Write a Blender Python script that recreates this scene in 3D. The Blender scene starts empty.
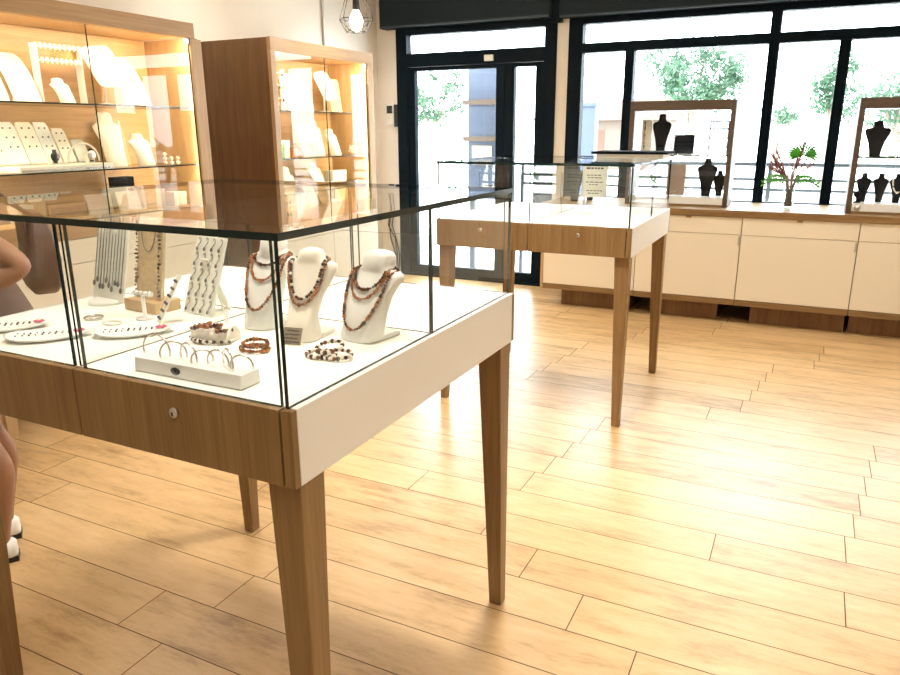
import bpy, math, random
from mathutils import Vector, Matrix
PI = math.pi
random.seed(7)
S = bpy.context.scene
COL = S.collection

# ------------------------------------------------------------------ materials
def new_mat(name):
    m = bpy.data.materials.new(name); m.use_nodes = True
    nt = m.node_tree; nt.nodes.clear()
    out = nt.nodes.new('ShaderNodeOutputMaterial')
    return m, nt, out

def plain(name, col, rough=0.5, metal=0.0, coat=0.0, noise=0.0, nscale=20, emit=None, estr=0, spec=0.5):
    m, nt, out = new_mat(name)
    b = nt.nodes.new('ShaderNodeBsdfPrincipled')
    b.inputs['Base Color'].default_value = (*col, 1)
    b.inputs['Roughness'].default_value = rough
    b.inputs['Metallic'].default_value = metal
    b.inputs['Coat Weight'].default_value = coat
    b.inputs['Specular IOR Level'].default_value = spec
    if emit:
        b.inputs['Emission Color'].default_value = (*emit, 1)
        b.inputs['Emission Strength'].default_value = estr
    if noise > 0:
        tc = nt.nodes.new('ShaderNodeTexCoord')
        n = nt.nodes.new('ShaderNodeTexNoise'); n.inputs['Scale'].default_value = nscale
        n.inputs['Detail'].default_value = 4
        nt.links.new(tc.outputs['Object'], n.inputs['Vector'])
        r = nt.nodes.new('ShaderNodeValToRGB')
        r.color_ramp.elements[0].position = 0.3; r.color_ramp.elements[1].position = 0.7
        r.color_ramp.elements[0].color = (*[c * (1 - noise) for c in col], 1)
        r.color_ramp.elements[1].color = (*[min(1, c * (1 + noise)) for c in col], 1)
        nt.links.new(n.outputs['Fac'], r.inputs['Fac'])
        nt.links.new(r.outputs['Color'], b.inputs['Base Color'])
    nt.links.new(b.outputs[0], out.inputs[0])
    return m

def oak(name, light, dark, axis='z', rough=0.42, freq=38):
    m, nt, out = new_mat(name)
    b = nt.nodes.new('ShaderNodeBsdfPrincipled'); b.inputs['Roughness'].default_value = rough
    tc = nt.nodes.new('ShaderNodeTexCoord'); mp = nt.nodes.new('ShaderNodeMapping')
    sc = {'x': (1.6, freq, freq), 'y': (freq, 1.6, freq), 'z': (freq, freq, 1.6)}[axis]
    mp.inputs['Scale'].default_value = sc
    nt.links.new(tc.outputs['Object'], mp.inputs['Vector'])
    n = nt.nodes.new('ShaderNodeTexNoise'); n.inputs['Scale'].default_value = 1.0
    n.inputs['Detail'].default_value = 6; n.inputs['Roughness'].default_value = 0.65; n.inputs['Distortion'].default_value = 0.6
    nt.links.new(mp.outputs[0], n.inputs['Vector'])
    mp2 = nt.nodes.new('ShaderNodeMapping'); mp2.inputs['Scale'].default_value = [s * 4 for s in sc]
    nt.links.new(tc.outputs['Object'], mp2.inputs['Vector'])
    n2 = nt.nodes.new('ShaderNodeTexNoise'); n2.inputs['Scale'].default_value = 1.0; n2.inputs['Detail'].default_value = 2
    nt.links.new(mp2.outputs[0], n2.inputs['Vector'])
    mx = nt.nodes.new('ShaderNodeMath'); mx.operation = 'MULTIPLY_ADD'
    mx.inputs[1].default_value = 0.35
    nt.links.new(n2.outputs['Fac'], mx.inputs[0]); nt.links.new(n.outputs['Fac'], mx.inputs[2])
    r = nt.nodes.new('ShaderNodeValToRGB')
    r.color_ramp.elements[0].position = 0.45; r.color_ramp.elements[0].color = (*dark, 1)
    r.color_ramp.elements[1].position = 0.9; r.color_ramp.elements[1].color = (*light, 1)
    nt.links.new(mx.outputs[0], r.inputs['Fac'])
    nt.links.new(r.outputs['Color'], b.inputs['Base Color'])
    bp = nt.nodes.new('ShaderNodeBump'); bp.inputs['Strength'].default_value = 0.08; bp.inputs['Distance'].default_value = 0.002
    nt.links.new(mx.outputs[0], bp.inputs['Height']); nt.links.new(bp.outputs[0], b.inputs['Normal'])
    nt.links.new(b.outputs[0], out.inputs[0])
    return m

def glass(name, tint=(0.975, 1.0, 0.99)):
    # thin window glass: straight transmission plus a Fresnel mirror on the outer faces
    m, nt, out = new_mat(name)
    tr = nt.nodes.new('ShaderNodeBsdfTransparent'); tr.inputs['Color'].default_value = (*tint, 1)
    gl = nt.nodes.new('ShaderNodeBsdfGlossy'); gl.inputs['Roughness'].default_value = 0.0
    fr = nt.nodes.new('ShaderNodeFresnel'); fr.inputs['IOR'].default_value = 1.5
    geo = nt.nodes.new('ShaderNodeNewGeometry')
    inv = nt.nodes.new('ShaderNodeMath'); inv.operation = 'SUBTRACT'; inv.inputs[0].default_value = 1.0
    nt.links.new(geo.outputs['Backfacing'], inv.inputs[1])
    mu = nt.nodes.new('ShaderNodeMath'); mu.operation = 'MULTIPLY'
    nt.links.new(fr.outputs[0], mu.inputs[0]); nt.links.new(inv.outputs[0], mu.inputs[1])
    mix = nt.nodes.new('ShaderNodeMixShader')
    nt.links.new(mu.outputs[0], mix.inputs[0]); nt.links.new(tr.outputs[0], mix.inputs[1]); nt.links.new(gl.outputs[0], mix.inputs[2])
    nt.links.new(mix.outputs[0], out.inputs[0])
    return m

def floor_mat():
    m, nt, out = new_mat('laminate_planks')
    b = nt.nodes.new('ShaderNodeBsdfPrincipled')
    at = nt.nodes.new('ShaderNodeAttribute'); at.attribute_name = 'plank'
    tc = nt.nodes.new('ShaderNodeTexCoord')
    ad = nt.nodes.new('ShaderNodeVectorMath'); ad.operation = 'MULTIPLY_ADD'
    ad.inputs[1].default_value = (7, 5, 3)
    nt.links.new(at.outputs['Color'], ad.inputs[0]); nt.links.new(tc.outputs['Object'], ad.inputs[2])
    mp = nt.nodes.new('ShaderNodeMapping'); mp.inputs['Scale'].default_value = (2.2, 16, 1)
    nt.links.new(ad.outputs[0], mp.inputs['Vector'])
    n = nt.nodes.new('ShaderNodeTexNoise'); n.inputs['Scale'].default_value = 1.2; n.inputs['Detail'].default_value = 7
    n.inputs['Roughness'].default_value = 0.7; n.inputs['Distortion'].default_value = 0.9
    nt.links.new(mp.outputs[0], n.inputs['Vector'])
    mp2 = nt.nodes.new('ShaderNodeMapping'); mp2.inputs['Scale'].default_value = (1.6, 5, 1)
    nt.links.new(ad.outputs[0], mp2.inputs['Vector'])
    n2 = nt.nodes.new('ShaderNodeTexNoise'); n2.inputs['Scale'].default_value = 2.0; n2.inputs['Detail'].default_value = 8; n2.inputs['Roughness'].default_value = 0.75
    nt.links.new(mp2.outputs[0], n2.inputs['Vector'])
    r = nt.nodes.new('ShaderNodeValToRGB')
    e = r.color_ramp.elements
    e[0].position = 0.33; e[0].color = (0.33, 0.185, 0.072, 1)
    e[1].position = 0.63; e[1].color = (0.69, 0.48, 0.25, 1)
    k = e.new(0.48); k.color = (0.59, 0.385, 0.178, 1)
    av = nt.nodes.new('ShaderNodeMix'); av.data_type = 'FLOAT'; av.inputs[0].default_value = 0.62
    nt.links.new(n.outputs['Fac'], av.inputs[2]); nt.links.new(n2.outputs['Fac'], av.inputs[3])
    sx = nt.nodes.new('ShaderNodeSeparateColor'); nt.links.new(at.outputs['Color'], sx.inputs[0])
    ma = nt.nodes.new('ShaderNodeMath'); ma.operation = 'MULTIPLY_ADD'; ma.inputs[1].default_value = 0.12
    nt.links.new(sx.outputs[0], ma.inputs[0]); nt.links.new(av.outputs[0], ma.inputs[2])
    sb = nt.nodes.new('ShaderNodeMath'); sb.operation = 'SUBTRACT'; sb.inputs[1].default_value = 0.06
    nt.links.new(ma.outputs[0], sb.inputs[0])
    nt.links.new(sb.outputs[0], r.inputs['Fac']); nt.links.new(r.outputs['Color'], b.inputs['Base Color'])
    b.inputs['Roughness'].default_value = 0.33
    b.inputs['Specular IOR Level'].default_value = 0.95
    bp = nt.nodes.new('ShaderNodeBump'); bp.inputs['Strength'].default_value = 0.04; bp.inputs['Distance'].default_value = 0.003
    nt.links.new(n.outputs['Fac'], bp.inputs['Height']); nt.links.new(bp.outputs[0], b.inputs['Normal'])
    nt.links.new(b.outputs[0], out.inputs[0])
    return m

M = {}
OL, OD = (0.32, 0.195, 0.082), (0.195, 0.108, 0.041)
M['oak_v'] = oak('oak_upright_grain', OL, OD, 'z')
M['oak_x'] = oak('oak_long_grain', OL, OD, 'x')
M['oak_y'] = oak('oak_cross_grain', (0.56, 0.36, 0.17), (0.40, 0.235, 0.10), 'y')
M['oak_pale'] = oak('pale_oak', (0.62, 0.42, 0.22), (0.47, 0.30, 0.14), 'z')
M['oak_dark'] = oak('dark_oak_panel', (0.24, 0.125, 0.05), (0.155, 0.074, 0.027), 'z', 0.5, 22)  # dark brown oak of the cabinet sides and counter plinths
M['oak_case'] = oak('backlit_oak', (0.125, 0.085, 0.06), (0.075, 0.05, 0.036), 'x')  # oak darkened so the backlit shade of the cases is in its colour
M['floor'] = floor_mat()
M['gap'] = plain('plank_joint', (0.10, 0.055, 0.025), 0.8)
M['laminate'] = plain('white_laminate', (0.90, 0.91, 0.90), 0.35)
M['deck'] = plain('white_deck', (0.92, 0.91, 0.83), 0.4)
M['cab_front'] = plain('warm_white_front', (0.87, 0.80, 0.67), 0.38)
M['wall'] = plain('painted_plaster', (0.86, 0.81, 0.74), 0.8, noise=0.03, nscale=3)
M['ceil'] = plain('white_ceiling', (0.80, 0.80, 0.78), 0.9)
M['navy'] = plain('navy_black_aluminium', (0.003, 0.009, 0.016), 0.5, spec=0.08)
M['shutter'] = plain('dark_shutter_box', (0.012, 0.021, 0.028), 0.5, spec=0.15)
M['highlight'] = plain('highlight_metal', (0.06, 0.08, 0.10), 0.4, 0.6)  # lighter than the shutter boxes, a highlight put into the colour
M['glass'] = glass('clear_glass', (0.994, 1.0, 0.997))
M['wglass'] = glass('window_glass', (0.96, 0.985, 0.99))
M['edge'] = plain('green_glass_edge', (0.004, 0.020, 0.018), 0.15)
M['shelf'] = glass('shelf_glass', (0.95, 1.0, 0.98))
M['bust_w'] = plain('white_leatherette', (0.80, 0.80, 0.76), 0.42, noise=0.03, nscale=60)
M['bust_c'] = plain('cream_leatherette', (0.88, 0.83, 0.72), 0.5, noise=0.03, nscale=50)
M['tan'] = plain('tan_linen', (0.62, 0.47, 0.27), 0.7, noise=0.12, nscale=80)
M['black'] = plain('black_velvet', (0.004, 0.006, 0.009), 0.8, noise=0.2, nscale=60, spec=0.1)
M['blackmetal'] = plain('black_metal', (0.015, 0.015, 0.016), 0.4)
M['greyboard'] = plain('grey_cream_board', (.82, .80, .72), .7, noise=.04, nscale=40)
M['oldsilver'] = plain('antique_silver', (.25, .24, .21), .35, 1.0)
M['rubber'] = plain('black_cable', (0.02, 0.02, 0.022), 0.5)
M['steel'] = plain('brushed_steel', (0.6, 0.58, 0.55), 0.28, 1.0)
M['silver'] = plain('silver', (0.72, 0.70, 0.66), 0.22, 1.0)
M['gold'] = plain('gold', (0.78, 0.52, 0.18), 0.25, 1.0)
M['amber'] = plain('amber_beads', (0.15, 0.042, 0.012), 0.2, coat=0.5, noise=0.5, nscale=90)
M['honey'] = plain('honey_amber_beads', (0.34, 0.125, 0.035), 0.2, coat=0.5, noise=0.35, nscale=80)
M['cherry'] = plain('dark_cherry_beads', (0.035, 0.010, 0.008), 0.18, coat=0.6, noise=0.5, nscale=90)
M['pearl'] = plain('pearl_beads', (0.85, 0.80, 0.70), 0.2, coat=0.6)
M['pink'] = plain('pink_stones', (0.72, 0.10, 0.20), 0.25)
M['garnet'] = plain('dark_stones', (0.10, 0.07, 0.09), 0.2)
M['green'] = plain('green_enamel', (0.18, 0.34, 0.12), 0.35)
M['brown_pad'] = plain('taupe_velvet', (0.30, 0.21, 0.16), 0.8, noise=0.1, nscale=50)
M['paper'] = plain('white_paper', (0.85, 0.85, 0.78), 0.8)
M['ink'] = plain('printed_ink', (0.08, 0.08, 0.09), 0.8)
M['screen'] = plain('dark_screen', (0.02, 0.025, 0.03), 0.15)
M['plastic'] = plain('white_plastic', (0.84, 0.83, 0.79), 0.4)
M['bulb'] = plain('glowing_bulb', (1, 0.9, 0.75), 0.3, emit=(1.0, 0.86, 0.66), estr=75)
M['led'] = plain('warm_led_strip', (1, 0.9, 0.7), 0.3, emit=(1.0, 0.84, 0.60), estr=105)
M['skin'] = plain('tanned_skin', (0.34, 0.165, 0.09), 0.5, noise=0.05, nscale=12)
M['hair'] = plain('dark_brown_hair', (0.05, 0.028, 0.016), 0.5, noise=0.3, nscale=40)
M['shirt'] = plain('dusty_red_cotton', (0.20, 0.062, 0.055), 0.8, noise=0.1, nscale=30)
M['skirt'] = plain('brown_cotton', (0.13, 0.075, 0.05), 0.85, noise=0.1, nscale=25)
M['leather'] = plain('brown_leather', (0.13, 0.062, 0.036), 0.45, noise=0.14, nscale=14)
M['eyewhite'] = plain('eye_white', (0.8, 0.78, 0.75), 0.3)
def leafmat(name, col, nscale):
    m = plain(name, col, 0.5, noise=0.4, nscale=nscale); nt = m.node_tree
    b = [n for n in nt.nodes if n.type == 'BSDF_PRINCIPLED'][0]; o = [n for n in nt.nodes if n.type == 'OUTPUT_MATERIAL'][0]
    tl = nt.nodes.new('ShaderNodeBsdfTranslucent'); tl.inputs['Color'].default_value = (*[min(1, c*1.3) for c in col], 1)
    mx = nt.nodes.new('ShaderNodeMixShader'); mx.inputs[0].default_value = .5
    nt.links.new(b.outputs[0], mx.inputs[1]); nt.links.new(tl.outputs[0], mx.inputs[2]); nt.links.new(mx.outputs[0], o.inputs[0])
    return m
M['leaf'] = leafmat('fresh_leaves', (.12, .33, .06), 9)
M['tree'] = leafmat('tree_leaves', (.05, .105, .06), 2.2)
M['trunk'] = plain('grey_bark', (0.24, 0.19, 0.15), 0.9, noise=0.25, nscale=5)
M['twig'] = plain('reddish_twigs', (0.22, 0.07, 0.055), 0.7)
M['pave'] = plain('pale_paving', (0.72, 0.71, 0.68), 0.85, noise=0.05, nscale=2)
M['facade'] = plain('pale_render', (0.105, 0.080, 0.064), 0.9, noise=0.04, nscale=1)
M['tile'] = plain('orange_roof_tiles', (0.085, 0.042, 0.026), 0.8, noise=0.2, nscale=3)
M['bluegrey'] = plain('bluegrey_board', (0.055, 0.075, 0.12), 0.6, noise=0.08, nscale=4)
M['rail'] = plain('dark_railing_metal', (0.035, 0.045, 0.055), 0.45)
M['brownbar'] = plain('brown_timber_bar', (0.10, 0.07, 0.05), 0.7)
M['water'] = glass('vase_glass', (0.9, 0.94, 0.92))

# ------------------------------------------------------------------ mesh helpers
class MB:
    def __init__(s): s.v = []; s.f = []; s.m = []; s.sm = []
    def face(s, idx, m=0, sm=False): s.f.append(tuple(idx)); s.m.append(m); s.sm.append(sm)
    def box(s, x0, y0, z0, x1, y1, z1, m=0, mats=None):
        # mats: optional dict of face -> material for 'x-','x+','y-','y+','z-','z+'
        b = len(s.v)
        s.v += [(x0,y0,z0),(x1,y0,z0),(x1,y1,z0),(x0,y1,z0),(x0,y0,z1),(x1,y0,z1),(x1,y1,z1),(x0,y1,z1)]
        for k, f in (('z-',(0,3,2,1)),('z+',(4,5,6,7)),('y-',(0,1,5,4)),('x+',(1,2,6,5)),('y+',(2,3,7,6)),('x-',(3,0,4,7))):
            s.face([b+i for i in f], (mats or {}).get(k, m))
        return s
    def obox(s, c, size, rot=None, m=0):
        n = len(s.v); h = [d/2 for d in size]
        s.box(-h[0],-h[1],-h[2],h[0],h[1],h[2],m)
        R = rot or Matrix.Identity(3)
        for i in range(n, len(s.v)): s.v[i] = tuple(R @ Vector(s.v[i]) + Vector(c))
        return s
    def rings(s, rs, m=0, sm=True, cap=True, closed=False):
        n = len(rs[0]); b = len(s.v)
        for r in rs: s.v += [tuple(p) for p in r]
        k = len(rs)
        for j in range(k if closed else k-1):
            j2 = (j+1) % k
            for i in range(n):
                i2 = (i+1) % n
                s.face((b+j*n+i, b+j*n+i2, b+j2*n+i2, b+j2*n+i), m, sm)
        if cap and not closed:
            s.face([b+i for i in range(n)][::-1], m, False); s.face([b+(k-1)*n+i for i in range(n)], m, False)
        return s
    def tube(s, pts, r, n=8, m=0, closed=False, cap=True):
        pts = [Vector(p) for p in pts]; k = len(pts); rs = []
        rr = r if isinstance(r, (list, tuple)) else [r]*k
        up = None
        for i, p in enumerate(pts):
            a = pts[(i-1) % k] if (closed or i > 0) else p
            c = pts[(i+1) % k] if (closed or i < k-1) else p
            t = (c - a).normalized() if (c-a).length > 1e-9 else Vector((0,0,1))
            if up is None:
                up = Vector((0,0,1)) if abs(t.z) < 0.9 else Vector((1,0,0))
            u = (up - t*up.dot(t)).normalized(); w = t.cross(u); up = u
            rs.append([p + (u*math.cos(2*PI*q/n) + w*math.sin(2*PI*q/n))*rr[i] for q in range(n)])
        return s.rings(rs, m, True, cap, closed)
    def lathe(s, prof, c=(0,0,0), n=20, m=0, cap=True, sm=True):
        rs = [[(c[0]+r*math.cos(2*PI*q/n), c[1]+r*math.sin(2*PI*q/n), c[2]+z) for q in range(n)] for r, z in prof]
        return s.rings(rs, m, sm, cap)
    def ball(s, c, r, nu=8, nv=6, m=0, sc=(1,1,1)):
        b = len(s.v)
        s.v.append((c[0], c[1], c[2]-r*sc[2]))
        for j in range(1, nv):
            a = -PI/2 + PI*j/nv
            for i in range(nu):
                t = 2*PI*i/nu
                s.v.append((c[0]+r*sc[0]*math.cos(a)*math.cos(t), c[1]+r*sc[1]*math.cos(a)*math.sin(t), c[2]+r*sc[2]*math.sin(a)))
        s.v.append((c[0], c[1], c[2]+r*sc[2])); top = len(s.v)-1
        for i in range(nu):
            i2 = (i+1) % nu
            s.face((b, b+1+i2, b+1+i), m, True)
            for j in range(nv-2):
                q = b+1+j*nu
                s.face((q+i, q+i2, q+nu+i2, q+nu+i), m, True)
            q = b+1+(nv-2)*nu
            s.face((q+i, q+i2, top), m, True)
        return s
    def prism(s, poly, d0, d1, axis='y', m=0):
        # poly in the two other axes, extruded along axis
        def P(a, b, d): return {'y': (a, d, b), 'x': (d, a, b), 'z': (a, b, d)}[axis]
        n = len(poly); b = len(s.v)
        s.v += [P(a, c, d0) for a, c in poly] + [P(a, c, d1) for a, c in poly]
        for i in range(n):
            i2 = (i+1) % n
            s.face((b+i, b+i2, b+n+i2, b+n+i), m)
        s.face([b+i for i in range(n)][::-1], m); s.face([b+n+i for i in range(n)], m)
        return s
    def xf(s, M4, start=0):
        for i in range(start, len(s.v)): s.v[i] = tuple(M4 @ Vector(s.v[i]))
        return s
    def build(s, name, mats, parent=None, loc=(0,0,0), rz=0, bevel=0, label=None, subd=0):
        me = bpy.data.meshes.new(name); me.from_pydata(s.v, [], s.f)
        if not isinstance(mats, (list, tuple)): mats = [mats]
        for mt in mats: me.materials.append(mt)
        for p, mi, sm in zip(me.polygons, s.m, s.sm): p.material_index = mi; p.use_smooth = sm
        me.update()
        import bmesh
        bm = bmesh.new(); bm.from_mesh(me); bmesh.ops.recalc_face_normals(bm, faces=bm.faces); bm.to_mesh(me); bm.free()
        o = bpy.data.objects.new(name, me); COL.objects.link(o)
        o.location = loc; o.rotation_euler = (0, 0, rz)
        if parent: o.parent = parent
        if bevel:
            md = o.modifiers.new('bevel', 'BEVEL'); md.width = bevel; md.segments = 2; md.limit_method = 'ANGLE'; md.angle_limit = 0.9
        if subd:
            md = o.modifiers.new('subd', 'SUBSURF'); md.levels = subd; md.render_levels = subd
        if label: o['label'] = label
        return o

def tag(o, label, cat, group=None, kind=None):
    o['label'] = label; o['category'] = cat
    if group: o['group'] = group
    if kind: o['kind'] = kind
    return o
def thing(name, label, cat, loc=(0,0,0), rz=0, group=None):
    o = bpy.data.objects.new(name, None); COL.objects.link(o); o.empty_display_size = 0.1
    o.location = loc; o.rotation_euler = (0,0,rz)
    return tag(o, label, cat, group)
def struct(o, label=None, cat=None):
    o['kind'] = 'structure'
    if label: o['label'] = label
    if cat: o['category'] = cat
    return o
def copy_tree(o, parent=None):
    c = o.copy(); COL.objects.link(c)
    if parent: c.parent = parent
    for ch in list(o.children): copy_tree(ch, c)
    return c
def pane(x0, y0, z0, x1, y1, z1):
    # glass box whose two large faces are clear and whose rim is green
    d = {'x': x1-x0, 'y': y1-y0, 'z': z1-z0}; t = min(d, key=d.get)
    return MB().box(x0, y0, z0, x1, y1, z1, 1, {t+'-': 0, t+'+': 0})
GL = [M['glass'], M['edge']]

# ------------------------------------------------------------------ setting
XL, XR, YB, YF, ZC = -3.42, 3.2, 5.9, -3.6, 2.95
def build_floor():
    mb = MB(); cols = []
    mb.box(XL, YF, -0.06, XR, YB+0.1, -0.004, 1)
    cols += [(0,0,0)]*6
    offs = {-4:.38,-3:.185,-2:.40,-1:.44,0:.22,1:-.011,2:1.005,3:.573,4:-.233,5:-.198,6:-.17,7:-.14,8:-.11,9:-.08,10:.383,11:.537,
            12:.57,13:.60,14:.63,15:.66,16:-.35,17:-.32,18:-.29,19:.2,20:.23,21:.26,22:.75,23:.78,24:.8}
    W, g = 0.1975, 0.0017
    k = -24
    while 0.972 + k*W < YB+0.1:
        y0 = max(YF, 0.972+k*W); y1 = min(YB+0.1, 0.972+(k+1)*W)
        if y1 > y0+0.01:
            off = offs.get(k, random.uniform(0, 1.25))
            x = off - 1.25*5
            while x < XR:
                a, b = max(XL, x), min(XR, x+1.25)
                if b > a+0.01:
                    q = len(mb.v)
                    mb.v += [(a+g, y0+g, 0), (b-g, y0+g, 0), (b-g, y1-g, 0), (a+g, y1-g, 0)]
                    mb.face((q, q+1, q+2, q+3), 0); cols.append((random.random(), random.random(), random.random()))
                x += 1.25
        k += 1
    o = mb.build('floor', [M['floor'], M['gap']])
    me = o.data; at = me.color_attributes.new('plank', 'FLOAT_COLOR', 'CORNER')
    # normals may have been recalculated but the face order is unchanged
    for p, c in zip(me.polygons, cols):
        for li in p.loop_indices: at.data[li].color = (*c, 1)
        if p.material_index == 0 and p.normal.z < 0: p.flip()
    struct(o)
build_floor()
struct(MB().box(XL-.1, YF-.1, ZC, XR+.1, YB+.25, ZC+.15).build('ceiling', M['ceil']))
struct(MB().box(XL-.2, YF-.2, -.1, XL, YB+.25, ZC).build('wall_left', M['wall']))
struct(MB().box(XR, YF-.2, -.1, XR+.2, YB+.25, ZC).build('wall_right', M['wall']))
struct(MB().box(XL, YF-.2, -.1, XR, YF, ZC).build('wall_front', M['wall']))
wb = MB()
wb.box(XL, YB, -.1, -3.165, YB+.2, ZC)
wb.box(-1.49, YB-.03, .0005, -1.372, YB+.2, 2.46)
wb.box(-3.165, YB, 2.46, XR, YB+.2, ZC)
wb.box(-1.372, YB, -.1, XR, YB+.2, 0.86)
wb.box(2.1, YB, .86, XR, YB+.2, 2.46)
struct(wb.build('wall_back', M['wall']))
# shutter boxes above door and windows; lighter strips imitate their bottom edge highlight
t1 = struct(MB().box(-3.30, 5.76, 2.475, -1.525, YB-.001, ZC).build('trim_1', M['shutter'], bevel=.006))
MB().box(-3.29, 5.745, 2.475, -1.535, 5.76, 2.492).build('edge_highlight', M['highlight'], t1)
t2 = struct(MB().box(-1.44, 5.76, 2.46, 2.3, YB-.001, ZC).build('trim_2', M['shutter'], bevel=.006))
MB().box(-1.43, 5.745, 2.46, 2.29, 5.76, 2.474).build('edge_highlight', M['highlight'], t2)
struct(MB().box(-1.53, 5.80, 2.43, -1.435, YB-.001, ZC).build('trim_3', M['navy']))

def door():
    d = bpy.data.objects.new('door_1', None); COL.objects.link(d); d.location = (-2.33, YB, 0); struct(d)
    ox, oy = 2.33, -YB
    def P(name, boxes, mat, bevel=.004):
        mb = MB()
        for x0, z0, x1, z1, ya, yb in boxes: mb.box(x0+ox, ya+oy, z0, x1+ox, yb+oy, z1)
        return mb.build(name, mat, d, bevel=bevel)
    f0, f1 = YB-.05, YB+.06
    P('outer_frame', [(-3.17, 0, -3.05, 2.47, f0, f1), (-1.60, 0, -1.485, 2.47, f0, f1), (-3.05, 2.41, -1.60, 2.47, f0, f1), (-3.05, 2.115, -1.60, 2.24, f0, f1)], M['navy'])
    def leaf(nm, x0, x1, gx0, gx1):
        l = P(nm, [(x0, .02, gx0, 2.11, f0+.02, f1-.02), (gx1, .02, x1, 2.11, f0+.02, f1-.02), (gx0, .02, gx1, .115, f0+.02, f1-.02), (gx0, 2.075, gx1, 2.11, f0+.02, f1-.02)], M['navy'])
        MB().box(gx0+ox, -.004, .11, gx1+ox, .004, 2.08).build('pane', M['wglass'], l)
        return l
    l1 = leaf('main_leaf', -3.045, -1.992, -2.972, -2.083)
    h = MB().tube([(-2.04+ox, -.05, .98), (-2.04+ox, -.11, .98), (-2.16+ox, -.11, .98)], .011).build('handle', M['blackmetal'], l1)
    leaf('side_leaf', -1.990, -1.602, -1.897, -1.685)
    MB().box(-3.05+ox, -.004, 2.24, -1.60+ox, .004, 2.41).build('transom_pane', M['wglass'], d)
    MB().box(-3.17+ox, -.06, 0, -1.485+ox, .1, .018).build('threshold', M['navy'], d)
door()
def window(name, x0, x1, mulls, big):
    d = bpy.data.objects.new(name, None); COL.objects.link(d); d.location = (x0, YB, .86); struct(d)
    f0, f1 = -.05, .06
    def P(nm, bx, mat):
        mb = MB()
        for a, c, b, e, y0, y1 in bx: mb.box(a-x0, y0, c-.86, b-x0, y1, e-.86)
        return mb.build(nm, mat, d, bevel=.004)
    jl, jr = big
    P('window_frame', [(x0, .86, x0+jl, 2.46, f0, f1), (x1-jr, .86, x1, 2.46, f0, f1), (x0+jl, 2.405, x1-jr, 2.46, f0, f1), (x0+jl, 2.165, x1-jr, 2.245, f0, f1), (x0+jl, .86, x1-jr, .905, f0, f1)], M['navy'])
    xs = [x0+jl]
    for a, b in mulls:
        P('mullion', [(a, .905, b, 2.165, f0, f1)], M['navy']); xs += [a, b]
    xs.append(x1-jr)
    for i in range(0, len(xs), 2):
        MB().box(xs[i]-x0, -.004, .045, xs[i+1]-x0, .004, 1.305).build('pane', M['wglass'], d)
    MB().box(xs[0]-x0, -.004, 1.385, xs[-1]-x0, .004, 1.545).build('transom_pane', M['wglass'], d)
window('window_1', -1.372, .342, [(-.855, -.775)], (.13, .04))
window('window_2', .342, 2.1, [(.817, .897), (1.40, 1.48)], (.04, .1))

# small things on the back wall
t = thing('thermostat', 'white wall thermostat with dark screen between cabinet and door', 'thermostat', (-3.275, YB, 1.56))
MB().box(-.045, -.025, 0, .045, 0, .21).build('body', M['plastic'], t, bevel=.004)
MB().box(-.033, -.028, .115, .033, -.024, .19).build('screen', M['screen'], t)
tag(MB().box(-.022, -.04, 0, .022, 0, .22).build('switch_plate', M['blackmetal'], loc=(-3.195, YB, 1.54), bevel=.003), 'narrow black plate on the wall between thermostat and door frame', 'switch')
tag(MB().box(-.045, -.03, 0, .045, 0, .055).build('door_sensor', M['plastic'], loc=(-2.145, YB-.05, 2.135), bevel=.004), 'small cream sensor box on the dark bar above the door', 'sensor')
cb = MB()
for i, (a, w) in enumerate(((0, .0), (.03, .02), (-.02, .035))):
    cb.tube([(a, -.012-.004*i, .86), (a+w, -.02, .70), (a-.03+w, -.025, .52), (a+.05-w, -.02, .38), (a+.07, -.015, .2), (a+.05, -.012, .02)], .006, 6)
tag(cb.build('cable_bundle', M['rubber'], loc=(-3.30, YB, 0)), 'black cables hanging down the wall below the thermostat', 'cable')
tag(MB().tube([(0, 0, 0), (0, 0, .82)], .012, 8).build('mounted_conduit', M['steel'], loc=(XL+.013, 4.96, 2.12)), 'thin grey conduit running up the wall above the far wall cabinet', 'conduit')

# ------------------------------------------------------------------ pendant
def pendant():
    t = thing('pendant_lamp', 'wire cage pendant lamp with glowing bulb hanging before the far wall cabinet', 'lamp', (-2.365, 3.90, 2.195))
    w = MB(); n = 6
    def ring(r, z): return [(r*math.cos(2*PI*i/n+.3), r*math.sin(2*PI*i/n+.3), z) for i in range(n)]
    a, b, c = ring(.075, 0), ring(.125, .085), ring(.03, .36)
    for r in (a, b, c):
        for i in range(n): w.tube([r[i], r[(i+1) % n]], .0028, 6)
    for i in range(n):
        w.tube([a[i], b[i]], .0028, 6); w.tube([b[i], c[i]], .0028, 6); w.tube([a[i], b[(i+1) % n]], .0022, 6)
    w.build('cage', M['blackmetal'], t)
    MB().lathe([(.0, .0), (.012, .004), (.036, .03), (.048, .07), (.040, .105), (.022, .135), (.018, .15)], (0,0,.0), 20).build('bulb', M['bulb'], t)
    MB().lathe([(.019, .145), (.022, .15), (.022, .21), (.012, .225), (.006, .24)], (0,0,0), 16).build('socket', M['blackmetal'], t)
    MB().tube([(0, 0, .235), (0, 0, ZC-2.195)], .004, 6).build('cord', M['rubber'], t)
pendant()

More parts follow.
